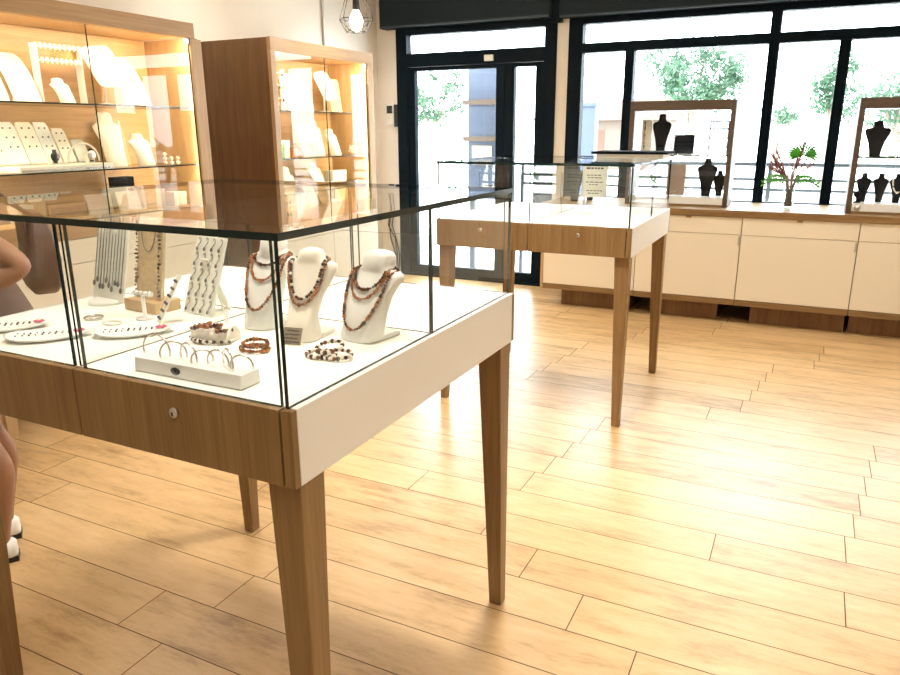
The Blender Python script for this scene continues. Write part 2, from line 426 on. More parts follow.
# ------------------------------------------------------------------ glass display tables
TW, ZB, ZT, ZG = 1.045, .897, 1.042, 1.344
def display_table(x, y, label, TL):
    t = thing('display_table', label, 'display table', (x, y, 0))     # origin under the front right corner
    # apron: oak front and back panels, white end panels
    def fr(a, b, ya, yb): return MB().box(a, ya, ZB, b, yb, ZT).build('front_panel', M['oak_v'], t, bevel=.0015)
    xm = -TL/2
    p1 = fr(-TL+.004, xm-.002, 0, .02); p2 = fr(xm+.002, -.0275, 0, .02)
    for p, cx in ((p1, (-TL+xm)/2), (p2, xm/2)):
        lk = MB(); n0 = len(lk.v)
        lk.lathe([(.0, 0), (.0105, 0), (.0105, .004), (.006, .006), (0, .006)], (0,0,0), 18)
        lk.xf(Matrix.Translation((cx, 0, ZB+.098)) @ Matrix.Rotation(PI/2, 4, 'X'))
        o = lk.build('lock', M['steel'], p)
        MB().box(cx-.0012, -.0072, ZB+.093, cx+.0012, -.0055, ZB+.101).build('keyhole', M['screen'], p)
    MB().box(-.0225, 0, ZB, 0, .016, ZT).build('corner_post', M['oak_v'], t, bevel=.001)
    MB().box(-TL, TW-.02, ZB, 0, TW, ZT-.001).build('back_panel', M['oak_v'], t, bevel=.0015)
    for x0, x1 in ((-.02, .0005), (-TL-.0005, -TL+.02)):
        MB().box(x0, .0165 if x0 > -.5 else .0205, ZB, x1, TW-.0205, ZT+.0005).build('end_panel', M['laminate'], t, bevel=.001)
    MB().box(-TL+.02, .02, ZT-.02, -.02, TW-.02, ZT).build('deck', M['deck'], t)
    MB().box(-TL+.02, .02, ZB+.002, -.02, TW-.02, ZB+.012).build('underside', M['oak_x'], t)
    # tapered legs, flush with the corners
    for sx in (0, 1):
        for sy in (0, 1):
            ox = -.008 if sx == 0 else -TL+.008
            oy = .022 if sy == 0 else TW-.010
            dx = -1 if sx == 0 else 1; dy = 1 if sy == 0 else -1
            def sq(w, z): 
                xs = sorted((ox, ox+dx*w)); ys = sorted((oy, oy+dy*w))
                return [(xs[0], ys[0], z), (xs[1], ys[0], z), (xs[1], ys[1], z), (xs[0], ys[1], z)]
            MB().rings([sq(.041, 0), sq(.074, ZB)], 0, False).build('leg', M['oak_v'], t, bevel=.003)
    # glass hood: 8 mm sheets
    g = .008; i = .012; e = .0007
    a, b = -TL+i, -i
    top = ZG-.013
    for u, v in ((a, xm-.010), (xm+.020, -.030)):
        pane(u, i, ZT+.0005, v, i+g, top-e).build('front_glass', GL, t)
        pane(u, TW-i-g, ZT+.0005, v, TW-i, top-e).build('back_glass', GL, t)
    ym = .547
    for u, v in ((i, ym-.001), (ym+.001, TW-i)):
        pane(b-g, u, ZT+.0005, b, v, top-e).build('side_glass', GL, t)
    pane(a-.002, i+.01, ZT+.0005, a-.002+.0045, TW-i-.01, top-e).build('side_glass', GL, t)
    pane(xm-.003, i+g+e, ZT+.0005, xm+.003, TW-i-g-e, top-e).build('divider_glass', GL, t)
    pane(a+.004, ym-.003, ZT+.0005, xm-.004, ym+.003, top-.06).build('divider_glass', GL, t)
    pane(xm+.004, ym-.003, ZT+.0005, b-g-e, ym+.003, top-.06).build('divider_glass', GL, t)
    pane(-TL+.008, .008, top, -.008, TW-.008, ZG).build('top_glass', GL, t)
    return t
display_table(0, 0, 'near glass-topped oak display table full of amber necklaces and earrings', 1.095)
display_table(-.005, 2.61, 'far glass-topped oak display table by the door, nearly empty inside', 1.062)

# ------------------------------------------------------------------ jewellery display kit
def sring(cx, cy, z, hw, hd, n=24, p=3.0):
    r = []
    for i in range(n):
        t = 2*PI*i/n; c, s = math.cos(t), math.sin(t)
        r.append((cx + hw*math.copysign(abs(c)**(2/p), c), cy + hd*math.copysign(abs(s)**(2/p), s), z))
    return r
P_BUST = [(0,.050,.034,.034),(.03,.052,.035,.035),(.3,.055,.031,.050),(.5,.061,.027,.066),(.64,.073,.024,.081),(.70,.078,.023,.089),(.745,.075,.022,.094),(.775,.058,.024,.097),(.80,.043,.027,.099),(.86,.039,.029,.101),(.93,.037,.028,.103),(.975,.030,.023,.104),(1.0,.014,.011,.105)]
P_SLIM = [(0,.046,.034,.034),(.03,.047,.035,.035),(.25,.034,.026,.052),(.45,.040,.023,.072),(.62,.054,.021,.089),(.76,.067,.020,.101),(.82,.065,.019,.105),(.85,.050,.019,.107),(.875,.034,.021,.108),(.93,.030,.021,.110),(.975,.025,.018,.111),(1.0,.012,.009,.112)]
P_TORSO = [(0,.032,.026,.03),(.05,.034,.027,.03),(.2,.038,.027,.03),(.4,.050,.030,.032),(.55,.064,.030,.034),(.68,.074,.028,.036),(.75,.075,.026,.037),(.79,.062,.025,.038),(.82,.034,.024,.038),(.88,.027,.023,.038),(.97,.026,.022,.038),(1.0,.016,.014,.038)]
def prof_at(P, t):
    for (a, *va), (b, *vb) in zip(P, P[1:]):
        if a <= t <= b:
            k = (t-a)/(b-a) if b > a else 0
            return [x+(y-x)*k for x, y in zip(va, vb)]
    return P[-1][1:]
def bust_mb(P, H, sx=1.0):
    mb = MB(); mb.rings([sring(0, c*1.0, t*H, w*sx, d) for t, w, d, c in P], 0, True); return mb
def bust(name, P, H, sx, mat, loc, rz, label, foot=True, cat='display bust', group=None):
    t = thing(name, label, cat, loc, rz, group)
    bust_mb(P, H, sx).build('torso', mat, t)
    if foot: MB().box(-.05*sx, .05, 0, (.05)*sx, .112, .012).build('foot', mat, t, bevel=.003)
    return t
def strand_path(P, H, sx, W, zt, L, n, r, back=True):
    pts = []
    for i in range(n):
        a = -PI/2 + PI*i/(n-1)
        x = W*math.sin(a); z = zt - L*math.cos(a)**1.0
        hw, hd, c = prof_at(P, max(0, min(1, z/H))); hw *= sx
        q = min(.97, abs(x)/hw); y = c - hd*(1-q**3)**(1/3) - r*1.2 - .0006
        if abs(x) > hw: y = min(y, c)
        pts.append(Vector((x, y, z)))
    if back:
        hw, hd, c = prof_at(P, zt/H)
        for k in range(1, 8):
            b = PI*k/8
            pts.append(Vector((W*math.cos(b), c + (hd+.004)*math.sin(b), zt+.008*math.sin(b))))
    return pts
def resample(pts, step, closed=True):
    ps = pts + ([pts[0]] if closed else []); out = []; acc = 0
    for a, b in zip(ps, ps[1:]):
        d = (b-a).length; s = acc
        while s < d: out.append(a + (b-a)*(s/d)); s += step
        acc = s - d
    return out
def beads(pts, r, mats_n, closed=True, rough=.25, pat=None, spacing=1.75):
    mb = MB()
    for i, p in enumerate(resample(pts, r*spacing, closed)):
        m = pat(i) if pat else random.randrange(mats_n)
        k = 1 + random.uniform(-rough, rough)
        mb.ball(p, r*k, 7, 5, m, (1+random.uniform(-rough, rough), 1+random.uniform(-rough, rough), 1+random.uniform(-rough, rough)))
    return mb
ZD = ZT + .0008
AM = [M['amber'], M['honey'], M['cherry']]
def necklace(P, H, sx, loc, rz, W, zt, L, r, mats, label, pat=None, rough=.25):
    pts = strand_path(P, H, sx, W, zt, L, 60, r)
    o = beads(pts, r, len(mats), True, rough, pat).build('necklace', mats, loc=loc, rz=rz)
    return tag(o, label, 'necklace')
# three busts in the front right compartment
LA, RA = (-.412, .385, ZD), .05
bust('necklace_bust', P_BUST, .215, .80, M['bust_w'], LA, RA, 'white necklace bust behind the glass corner wearing three amber strands, left of the trio')
necklace(P_BUST, .215, .8, LA, RA, .036, .168, .020, .0036, [M['amber'], M['cherry']], 'short dark amber choker on the left white bust behind the glass corner')
necklace(P_BUST, .215, .8, LA, RA, .041, .166, .052, .0036, [M['honey']], 'honey amber strand below the choker on the left bust')
necklace(P_BUST, .215, .8, LA, RA, .050, .166, .118, .0040, [M['amber'], M['honey']], 'long brown amber strand, lowest one on the left bust')
LB, RB = (-.262, .345, ZD), .16
bust('necklace_bust', P_SLIM, .197, 1.0, M['bust_c'], LB, RB, 'slim cream necklace bust with flared foot in the middle of the three busts')
necklace(P_SLIM, .197, 1.0, LB, RB, .040, .170, .080, .0040, [M['cherry'], M['pearl'], M['amber']], 'dark bead necklace with cream spacers on the slim middle bust', pat=lambda i: (0, 1, 0, 2)[i % 4], rough=.1)
necklace(P_SLIM, .197, 1.0, LB, RB, .046, .169, .092, .0036, [M['amber'], M['honey']], 'reddish amber necklace just outside the dark beads on the slim middle bust')
LC, RC = (-.145, .402, ZD), -.20
bust('necklace_bust', P_BUST, .195, 1.0, M['bust_w'], LC, RC, 'wide grey-white necklace bust with rounded shoulders at the right of the three busts')
necklace(P_BUST, .195, 1.0, LC, RC, .044, .153, .040, .0042, [M['cherry'], M['amber']], 'dark amber choker, uppermost strand on the right bust')
necklace(P_BUST, .195, 1.0, LC, RC, .048, .151, .058, .0034, [M['honey']], 'thin honey amber strand in the middle of the right bust')
necklace(P_BUST, .195, 1.0, LC, RC, .057, .149, .122, .0040, [M['amber'], M['cherry'], M['honey']], 'long mixed brown amber strand hanging lowest on the right bust')
# label card leaning on the slim bust
t = thing('price_card', 'small grey printed card leaning against the foot of the slim bust', 'card', (-.253, .325, ZD), .16)
R = Matrix.Rotation(-.45, 3, 'X')
MB().obox((0, .008, .018), (.046, .002, .038), R).build('card', M['silver'], t)
tx = MB()
for k in range(4): tx.obox((random.uniform(-.003, .003), .0065+.0045*(k-1.5)*.9, .018+.0075*(k-1.5)), (.034-.004*(k % 2), .0006, .0028), R)
tx.build('printed_text', M['ink'], t)

# bangle rail
t = thing('bangle_rail', 'long low white rail of thin silver bangles at the front of the near table', 'bangle holder', (-.287, .075, ZD), 0)
R0 = MB().box(-.137, -.028, 0, .137, .028, .028)
for i in range(len(R0.v)):
    if R0.v[i][2] > .02: R0.v[i] = (R0.v[i][0], R0.v[i][1]*.9, R0.v[i][2])
R0.build('body', M['plastic'], t, bevel=.002)
pl = MB().lathe([(0, 0), (.012, 0), (.012, .0012), (0, .0012)], (0,0,0), 20)
pl.xf(Matrix.Translation((-.025, -.0272, .014)) @ Matrix.Rotation(PI/2+.03, 4, 'X') @ Matrix.Diagonal((1, .62, 1, 1)))
pl.build('oval_plaque', M['screen'], t)
BG = [(-.10, .034, .05, 'leftmost and tallest silver bangle standing in the white rail'), (-.055, .026, .5, 'second silver bangle from the left in the white rail'),
      (-.015, .027, -.2, 'thin pale bangle standing near the middle of the white rail'), (.02, .020, .8, 'small low silver bangle right of the rail middle'),
      (.06, .024, .1, 'fifth silver bangle from the left in the white rail'), (.085, .028, -.5, 'wide silver bangle near the right end of the rail'),
      (.118, .022, .35, 'rightmost silver bangle at the end of the white rail')]
for dx, r, tw, lb in BG:
    pts = [(r*math.cos(a), 0, r*math.sin(a)) for a in [-.24+(PI+.48)*i/30 for i in range(31)]]
    o = MB().tube(pts, .0021, 6).build('bangle', M['silver'], loc=(-.287+dx, .075, ZD+.0305+r*.24), rz=tw)
    tag(o, lb, 'bangle')
# cushion with amber bracelet and hook stand
t = thing('bracelet_cushion', 'cream half-round cushion carrying an amber bracelet behind the bangle rail', 'cushion', (-.435, .285, ZD), .1)
c = MB(); n = 14
c.rings([[(x, .026*math.cos(PI*i/(n-1)), .002+.036*math.sin(PI*i/(n-1))) for i in range(n)] for x in (-.05, -.046, .046, .05)], 0, True)
c.build('pillow', M['bust_c'], t)
pts = [Vector((-.048+.096*i/20, .0, .042)) + Vector((0, -.02+.02*math.sin(i), -.004*abs(i-10)/3)) for i in range(21)]
o = beads(pts, .0052, 3, False, pat=lambda i: (0, 1, 0, 2)[i % 4]).build('bracelet', [M['amber'], M['honey'], M['cherry']], loc=(-.435, .285, ZD), rz=.1)
tag(o, 'amber bracelet draped along the cream cushion', 'bracelet')
pts = [Vector((.058*math.cos(a), -.004+.036*math.sin(a), .006)) for a in [PI*1.05+PI*.9*i/24 for i in range(25)]]
o = beads(pts, .0048, 2, False, pat=lambda i: i % 2).build('bracelet', [M['pearl'], M['cherry']], loc=(-.435, .285, ZD), rz=.1)
tag(o, 'cream and dark bead bracelet lying around the front of the cream cushion', 'bracelet')
t = thing('hook_stand', 'tiny pale hook stand rising behind the cream cushion', 'stand', (-.455, .345, ZD))
MB().lathe([(0,0),(.018,0),(.018,.004),(.004,.006),(.0035,.06),(0,.062)], (0,0,0), 14).build('post', M['pearl'], t)
MB().tube([(-.012, 0, .056), (-.008, 0, .066), (0, 0, .060), (.008, 0, .066), (.012, 0, .056)], .003, 6).build('hook', M['pearl'], t)
# amber bracelets in a pile
for k, (r, dz, dx, tilt, lb) in enumerate([(.030, .0045, 0, 0, 'lower amber bracelet lying flat beside the glass corner'), (.026, .013, .004, .25, 'upper amber bracelet resting on another by the glass corner')]):
    pts = [Vector((dx+r*1.15*math.cos(a), r*.8*math.sin(a), dz + tilt*r*(.5+.5*math.sin(a)))) for a in [2*PI*i/30 for i in range(30)]]
    tag(beads(pts, .0042, 2).build('bracelet', [M['honey'], M['amber']], loc=(-.30, .258, ZD)), lb, 'bracelet')
# black and white bead bracelets
for k, (dx, dy, r, dz, tl, lb) in enumerate([(-.018, 0, .030, .0045, 0, 'speckled bead bracelet at the left of the tangle before the wide bust'), (.020, .004, .030, .0050, .15, 'speckled bead bracelet at the right of the tangle before the wide bust'), (0, .006, .027, .0135, .55, 'speckled bead bracelet standing on top of the tangle before the wide bust')]):
    pts = [Vector((dx+r*1.1*math.cos(a), dy+r*.85*math.sin(a), dz + tl*r*(.5+.5*math.sin(a+.4)))) for a in [2*PI*i/30 for i in range(30)]]
    tag(beads(pts, .0047, 3, pat=lambda i: (0, 1, 0, 2, 1)[i % 5], rough=.12).build('bracelet', [M['pearl'], M['cherry'], M['amber']], loc=(-.125, .285, ZD)), lb, 'bracelet')

# earring board: grey-cream sheet with five rows of four hook earrings
def lean(x, y, z, rz, tilt): return Matrix.Translation((x, y, z)) @ Matrix.Rotation(rz, 4, 'Z') @ Matrix.Rotation(-tilt, 4, 'X')
EB = lean(-.645, .440, ZD+.001, -.12, .34)
t = thing('earring_board', 'pale board leaning back with five rows of hook earrings on it', 'earring board', (-.645, .440, ZD), -.12)
def leanbox(hw, th, h, tilt, m=0):
    mb = MB(); mb.box(-hw, 0, 0, hw, th, h, m); mb.xf(Matrix.Translation((0, 0, th*math.sin(tilt))) @ Matrix.Rotation(-tilt, 4, 'X')); return mb
leanbox(.058, .005, .205, .34).build('panel', M['greyboard'], t, bevel=.002)
MB().obox((0, .066, .072), (.03, .004, .15), Matrix.Rotation(.38, 3, 'X')).build('prop', M['bust_c'], t)
er = MB()
er.tube([(0, -.002, .012), (.004, -.004, .017), (.009, -.004, .014), (.009, -.003, .004), (.002, -.003, -.004), (0, -.003, -.008)], .0011, 5)
er.ball((0, -.004, -.013), .0045, 8, 6, 0, (1, .6, 1.3))
proto = None
cols4 = ['first', 'second', 'third', 'fourth']; rows5 = ['bottom', 'fourth', 'middle', 'second', 'top']
for r in range(5):
    for c_ in range(4):
        w = EB @ Vector((-.042+.028*c_, -.002, .024+.040*r))
        if proto is None: o = proto = er.build('earring', M['oldsilver'])
        else: o = proto.copy(); COL.objects.link(o)
        o.matrix_world = Matrix.Translation(w) @ EB.to_3x3().to_4x4()
        tag(o, f'silver hook earring, {cols4[c_]} from the left in the {rows5[r]} row of the earring board', 'earring', 'earrings on the board')
# narrow strip with small stud pairs
t = thing('stud_strip', 'narrow cream strip with pairs of small studs leaning before the earring board', 'earring strip', (-.672, .335, ZD), -.55)
leanbox(.017, .003, .13, .5).build('panel', M['bust_c'], t, bevel=.002)
ST = lean(-.672, .335, ZD+.001, -.55, .5)
sp = MB().ball((0, -.002, 0), .0038, 8, 6); pr = None
for r in range(6):
    for s in (0, 1):
        w = ST @ Vector((-.008+.016*s, -.001, .014+.020*r))
        if pr is None: o = pr = sp.build('stud_earring', M['garnet'])
        else: o = pr.copy(); COL.objects.link(o)
        o.location = w
        tag(o, f'dark stud, {"left" if s == 0 else "right"} one of the {["lowest","second","third","fourth","fifth","topmost"][r]} pair on the cream strip', 'earring', 'studs on the cream strip')
# wooden pendant stand
t = thing('pendant_stand', 'light wooden stand with bead strands and block foot at the back of the near table', 'jewellery stand', (-.805, .43, ZD), -.1)
MB().box(-.065, -.03, 0, .065, .05, .03).build('foot', M['oak_pale'], t, bevel=.002)
b = MB(); b.box(-.052, 0, 0, .052, .01, .215); b.xf(Matrix.Translation((0, .0, .030)) @ Matrix.Rotation(-.16, 4, 'X'))
b.build('panel', M['tan'], t, bevel=.002)
WS = lean(-.805, .43, ZD+.03, -.1, .16)
for sx_, lb in ((-.046, 'knotted bead strand hanging down the left edge of the wooden stand'), (.046, 'dark knotted bead strand hanging down the right edge of the wooden stand')):
    pts = [WS @ Vector((sx_+.003*math.sin(i*1.7), -.006, .20-.19*i/16)) for i in range(17)]
    tag(beads(pts, .0036, 2, False, rough=.4, spacing=3.0).build('bead_strand', [M['cherry'], M['trunk']]), lb, 'necklace')
pts = [WS @ Vector((.03*math.sin(a), -.005, .20-.075*math.cos(a))) for a in [-PI/2+PI*i/20 for i in range(21)]]
tag(MB().tube(pts, .0014, 5).build('pendant_chain', M['trunk']), 'brown cord with a curve hanging across the wooden stand', 'necklace')
# chain board
t = thing('chain_board', 'tall pale board hung with a row of fine silver chains', 'necklace board', (-.985, .445, ZD), -.12)
b = MB(); b.box(-.072, 0, 0, .072, .006, .24); b.xf(Matrix.Translation((0, 0, .004)) @ Matrix.Rotation(-.22, 4, 'X'))
b.build('panel', M['greyboard'], t, bevel=.002)
MB().lathe([(0,0),(.05,0),(.05,.006),(.046,.010),(0,.010)], (0, -.0, 0), 24).build('oval_foot', M['plastic'], t)
CB = lean(-.985, .445, ZD+.004, -.12, .22); pr = None
ordn = ['first','second','third','fourth','fifth','sixth','seventh','eighth','ninth','tenth']
ch = MB(); ch.tube([(0, -.003, .225), (0, -.004, .05)], .0014, 5); ch.ball((0, -.005, .045), .006, 8, 6, 0, (1, .5, 1.4))
for i in range(10):
    if pr is None: o = pr = ch.build('silver_chain', M['oldsilver'])
    else: o = pr.copy(); COL.objects.link(o)
    o.matrix_world = CB @ Matrix.Translation((-.062+.0138*i, 0, .012*math.sin(i*1.9)))
    tag(o, f'fine silver pendant chain, {ordn[i]} from the left on the chain board', 'necklace', 'chains on the board')
# white T bar
t = thing('t_bar_stand', 'small white T-bar stand with trinkets in front of the wooden stand', 'jewellery stand', (-.738, .355, ZD))
MB().lathe([(0,0),(.022,0),(.022,.004),(.005,.006),(.005,.066),(0,.067)], (0,0,0), 16).build('post', M['plastic'], t)
MB().tube([(-.032, 0, .066), (.032, 0, .066)], .006, 10).build('bar', M['plastic'], t)
for k in range(4):
    o = MB().tube([(.007*math.cos(a), 0, .007*math.sin(a)) for a in [2*PI*i/14 for i in range(14)]], .0013, 5, closed=True).build('ring', M['silver'], loc=(-.738-.024+.016*k, .355, ZD+.0655), rz=PI/2)
    tag(o, f'tiny silver ring, {ordn[k]} from the left on the white T-bar', 'ring', 'rings on the T-bar')
# leaf-shaped trays with stones and a flower
def leaf_tray(loc, rz, L, Wd, lb, glb, fl):
    mb = MB(); n = 20
    def out(k, z): return [((L/2)*math.cos(a)*k, Wd/2*math.sin(a)*k*(1-.25*math.cos(a)), z + .006*abs(math.cos(a))**3*k) for a in [2*PI*i/n for i in range(n)]]
    mb.rings([out(.55, 0), out(.95, .004), out(1.0, .009), out(.93, .008), out(.5, .005)], 0, True)
    t = thing('leaf_tray', lb, 'tray', loc, rz); mb.build('dish', M['plastic'], t)
    st = MB()
    for r in (-1, 1):
        for i in range(9): st.ball((-.36*L+i*L*.072, r*(.010-.0006*i)+.001*math.sin(i*2+r), .0108), .0019 if i % 2 else .0025, 6, 4)
    o = st.build('stone_necklace', M['garnet'], loc=loc, rz=rz)
    tag(o, glb, 'necklace')
    f = MB()
    for i in range(6):
        a = 2*PI*i/6; f.ball((.0075*math.cos(a), .0075*math.sin(a), .013), .0055, 8, 5, 0, (1, 1, .45))
    f.ball((0, 0, .015), .005, 8, 5, 1)
    o = f.build('flower_brooch', [M['pink'], M['pearl']]); o.matrix_world = Matrix.Translation(loc) @ Matrix.Rotation(rz, 4, 'Z') @ Matrix.Translation((L*.33, 0, 0))
    tag(o, fl, 'brooch')
leaf_tray((-.800, .135, ZD), .75, .19, .105, 'white leaf-shaped dish with dark stones just left of the glass joint', 'row of dark stones lying in the dish left of the glass joint', 'pink flower brooch on the dish left of the glass joint')
leaf_tray((-.648, .243, ZD), .72, .18, .10, 'white leaf-shaped dish with dark stones just right of the glass joint', 'row of dark stones lying in the dish right of the glass joint', 'pink flower brooch on the dish right of the glass joint')
leaf_tray((-.960, .150, ZD), .8, .18, .10, 'white leaf-shaped dish with dark stones at the left edge of the near table', 'row of dark stones in the leftmost dish of the near table', 'pink flower brooch on the leftmost dish of the near table')
o = MB().tube([(.022*math.cos(a), .022*math.sin(a), 0) for a in [2*PI*i/24 for i in range(24)]], .003, 6, closed=True).build('bangle', M['silver'], loc=(-.86, .30, ZD+.003))
tag(o, 'small silver bangle lying flat behind the dishes', 'bangle')
o = MB().tube([(.024*math.cos(a), .018*math.sin(a), 0) for a in [2*PI*i/24 for i in range(24)]], .0022, 6, closed=True).build('bracelet', M['pearl'], loc=(-.775, .285, ZD+.0022))
tag(o, 'pale thin bracelet lying flat in front of the wooden stand', 'bracelet')

# ------------------------------------------------------------------ far table: sign and pad
t = thing('hanging_sign', 'white printed sheet fixed inside the back glass of the far table', 'sign', (-.468, 3.612, ZD+.052), .0)
MB().box(-.078, 0, 0, .078, .003, .20).build('sheet', M['paper'], t)
tx = MB()
for z, w in ((.172, .055), (.132, .05), (.117, .045), (.09, .055), (.075, .035), (.038, .05), (.022, .04)):
    x = -w
    while x < w-.01:
        l = random.uniform(.012, .026); tx.box(x, -.0009, z, min(x+l, w), -.0001, z+(.010 if z > .16 else .005)); x += l+.006
tx.build('printed_text', M['ink'], t)
t = thing('velvet_tray', 'black-topped flat tray lying on the glass of the far table', 'tray', (-.205, 3.46, ZG+.0006), .0)
MB().box(-.19, -.11, 0, .19, .11, .022).build('base', M['bust_c'], t, bevel=.002)
MB().box(-.215, -.135, .022, .215, .135, .036).build('velvet_pad', M['black'], t, bevel=.003)
o = MB().tube([(0, 0, .0), (-.02, .005, .004), (-.04, -.005, .0), (-.06, .004, .005), (-.08, 0, 0)], .003, 6).build('cord', M['rubber'], loc=(-.425, 3.40, ZG+.004))
tag(o, 'short dark cord curling on the glass beside the black tray', 'cord')

# ------------------------------------------------------------------ counter under the windows
CY0, CY1 = 5.12, 5.845
wt = MB().box(-1.34, CY0-.012, .845, 2.0, CY1, .898).build('worktop', M['oak_x'], bevel=.003)
tag(wt, 'long oak worktop running under the windows', 'worktop')
pl_ = {0: (-1.15, -.55), 1: (-.28, .17), 2: (.42, 1.09), 3: (1.12, 1.9)}
cl = ['counter cabinet nearest the door with warm white drawer and front', 'counter cabinet behind the far table, under the left window display case', 'counter cabinet under the flower vase with warm white front', 'counter cabinet under the right window display case']
for k in range(4):
    x0 = -1.30+.8*k; x1 = x0+.8
    t = thing('counter_cabinet', cl[k], 'cabinet', (x0, CY0, 0))
    MB().box(.002, .02, .196, .798, .70, .843).build('body', M['oak_pale'], t)
    MB().box(.002, -.004, .152, .798, .70, .195).build('bottom_board', M['oak_x'], t, bevel=.002)
    d = MB().box(.003, 0, .712, .797, .019, .842).build('drawer', M['cab_front'], t, bevel=.0015)
    MB().box(.38, -.012, .829, .42, 0, .841).build('pull', M['oak_x'], d, bevel=.002)
    d = MB().box(.003, 0, .199, .797, .019, .708).build('door', M['cab_front'], t, bevel=.0015)
    MB().box(.782, -.008, .63, .795, 0, .70).build('pull', M['steel'], d, bevel=.002)
    a, b = pl_[k]
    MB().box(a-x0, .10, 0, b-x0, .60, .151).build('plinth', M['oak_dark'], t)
    if k == 0: MB().box(-.022, -.004, .152, .001, .70, .843).build('end_panel', M['oak_pale'], t)

def case_box(x0, x1, y0, y1, z0, z1, label):
    t = thing('window_case', label, 'display case', (x0, y0, z0)); w = x1-x0; d = y1-y0; h = z1-z0; th = .038
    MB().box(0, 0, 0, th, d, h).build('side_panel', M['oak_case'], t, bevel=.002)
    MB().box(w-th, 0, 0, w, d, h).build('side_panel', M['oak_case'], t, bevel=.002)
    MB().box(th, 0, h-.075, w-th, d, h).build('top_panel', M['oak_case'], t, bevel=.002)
    MB().box(th, 0, 0, w-th, d, .018).build('base', M['oak_x'], t)
    MB().box(th, .004, .018, w-th, d-.004, .075).build('white_plinth', M['laminate'], t)
    pane(th+.001, .03, .395, w-th-.001, d-.03, .405).build('shelf', [M['shelf'], M['edge']], t)
    pane(th+.001, .012, .0755, w-th-.001, .018, h-.076).build('front_glass', GL, t)
    return t
case_box(-.655, .158, 5.30, 5.62, .8985, 1.722, 'left oak-framed display case on the worktop under the windows')
t = case_box(.99, 1.80, 5.22, 5.56, .8985, 1.712, 'right oak-framed display case on the worktop, cut by the picture edge')
lk = MB().lathe([(0,0),(.02,0),(.02,.006),(0,.006)], (0,0,0), 18); lk.xf(Matrix.Translation((.075, .0, .045)) @ Matrix.Rotation(PI/2, 4, 'X'))
lk.build('lock', M['steel'], t)
# things in the left case
ZA0, ZA1 = .8985+.0755, .8985+.4055
def bbust(x, y, z, H, sx, label, mat='black'): return bust('necklace_bust', P_TORSO, H, sx, M[mat], (x, y, z), 0, label, foot=False)
bbust(-.42, 5.42, ZA1, .32, 1.0, 'tall black bust on the glass shelf of the left window case')
bbust(-.03, 5.41, ZA0, .30, 1.05, 'larger black bust on the floor of the left window case')
bbust(.062, 5.49, ZA0, .20, .72, 'small black bust beside the larger one at the right of the left window case')
bbust(-.45, 5.45, ZA0, .28, .7, 'slender dark bust at the lower left of the left window case')
t = thing('chain_rack', 'pale rack with a hanging bead chain at the upper left of the left window case', 'jewellery stand', (-.54, 5.42, ZA1))
MB().box(-.035, 0, 0, .05, .02, .012).build('foot', M['plastic'], t)
MB().box(-.03, .004, .0, .045, .012, .27).build('panel', M['bust_w'], t, bevel=.002)
o = beads([Vector((-.55, 5.42, ZA1+.262)), Vector((-.55, 5.418, ZA1+.04))], .006, 2, False).build('bead_strand', [M['cherry'], M['gold']]); tag(o, 'dark and gold bead strand hanging on the pale rack in the left window case', 'necklace')
t = thing('jewellery_pad', 'black display pad standing on the shelf of the left window case', 'display pad', (-.235, 5.45, ZA1))
leanbox(.08, .02, .155, .2).build('pad', M['black'], t, bevel=.004); MB().tube([(-.095, .01, .03), (-.105, .01, .08), (-.09, .01, .13), (-.07, .01, .14)], .004, 6).build('rim_loop', M['silver'], t)
t = thing('jewellery_pad', 'taupe display pad on the floor of the left window case', 'display pad', (-.275, 5.42, ZA0))
leanbox(.075, .02, .25, .12).build('pad', M['brown_pad'], t, bevel=.004); MB().ball((0, -.003, .03), .006).build('gold_stud', M['gold'], t)
t = thing('earring_rack', 'wire rack with three rows of earrings at the right of the left window case', 'earring rack', (.035, 5.42, ZA1))
f = MB()
for sx_ in (-.07, .07): f.tube([(sx_, 0, 0), (sx_, 0, .26)], .006, 6)
for z in (.06, .13, .20, .258): f.box(-.07, -.004, z-.007, .07, .004, z+.007)
f.build('frame', M['blackmetal'], t)
e0 = MB().tube([(0, 0, 0), (0, -.004, -.012)], .0015, 5).ball((0, -.004, -.022), .0075, 8, 6); pr = None
for r, z in enumerate((.13, .20, .258)):
    for c_ in range(4):
        if pr is None: o = pr = e0.build('earring', M['garnet'])
        else: o = pr.copy(); COL.objects.link(o)
        o.location = (.035-.05+.033*c_, 5.413, ZA1+z)
        tag(o, f'drop earring, {cols4[c_]} from the left in the {["lower","middle","upper"][r]} row of the wire rack', 'earring', 'earrings on the wire rack')
# things in the right case
bbust(1.135, 5.36, ZA1, .25, 1.1, 'black bust alone on the shelf of the right window case')
bbust(1.095, 5.36, ZA0, .21, .66, 'leftmost of the dark busts on the floor of the right window case')
bbust(1.203, 5.36, ZA0, .21, .66, 'middle dark bust on the floor of the right window case')
LQ = (1.313, 5.35, ZA0)
bust('necklace_bust', P_TORSO, .21, .7, M['black'], LQ, 0, 'dark bust with a pearl strand at the picture edge in the right window case', foot=False)
necklace(P_TORSO, .21, .7, LQ, 0, .036, .165, .09, .006, [M['pearl'], M['silver']], 'pearl strand hung on the dark bust at the picture edge')
t = thing('ring_stand', 'small dark ring stand beside the lock in the right window case', 'ring stand', (1.06, 5.285, ZA0))
MB().lathe([(0,0),(.025,0),(.025,.008),(.008,.012),(.010,.035),(.026,.05),(.026,.07),(.012,.082),(0,.084)], (0,0,0), 18).build('body', M['black'], t)
# bust behind the sign on the counter near the door
bbust(-1.12, 5.36, .8985, .33, .95, 'black bust on the worktop near the door, seen through the far table')
bbust(-1.02, 5.50, .8985, .30, .8, 'smaller black bust on the worktop right of the one near the door')

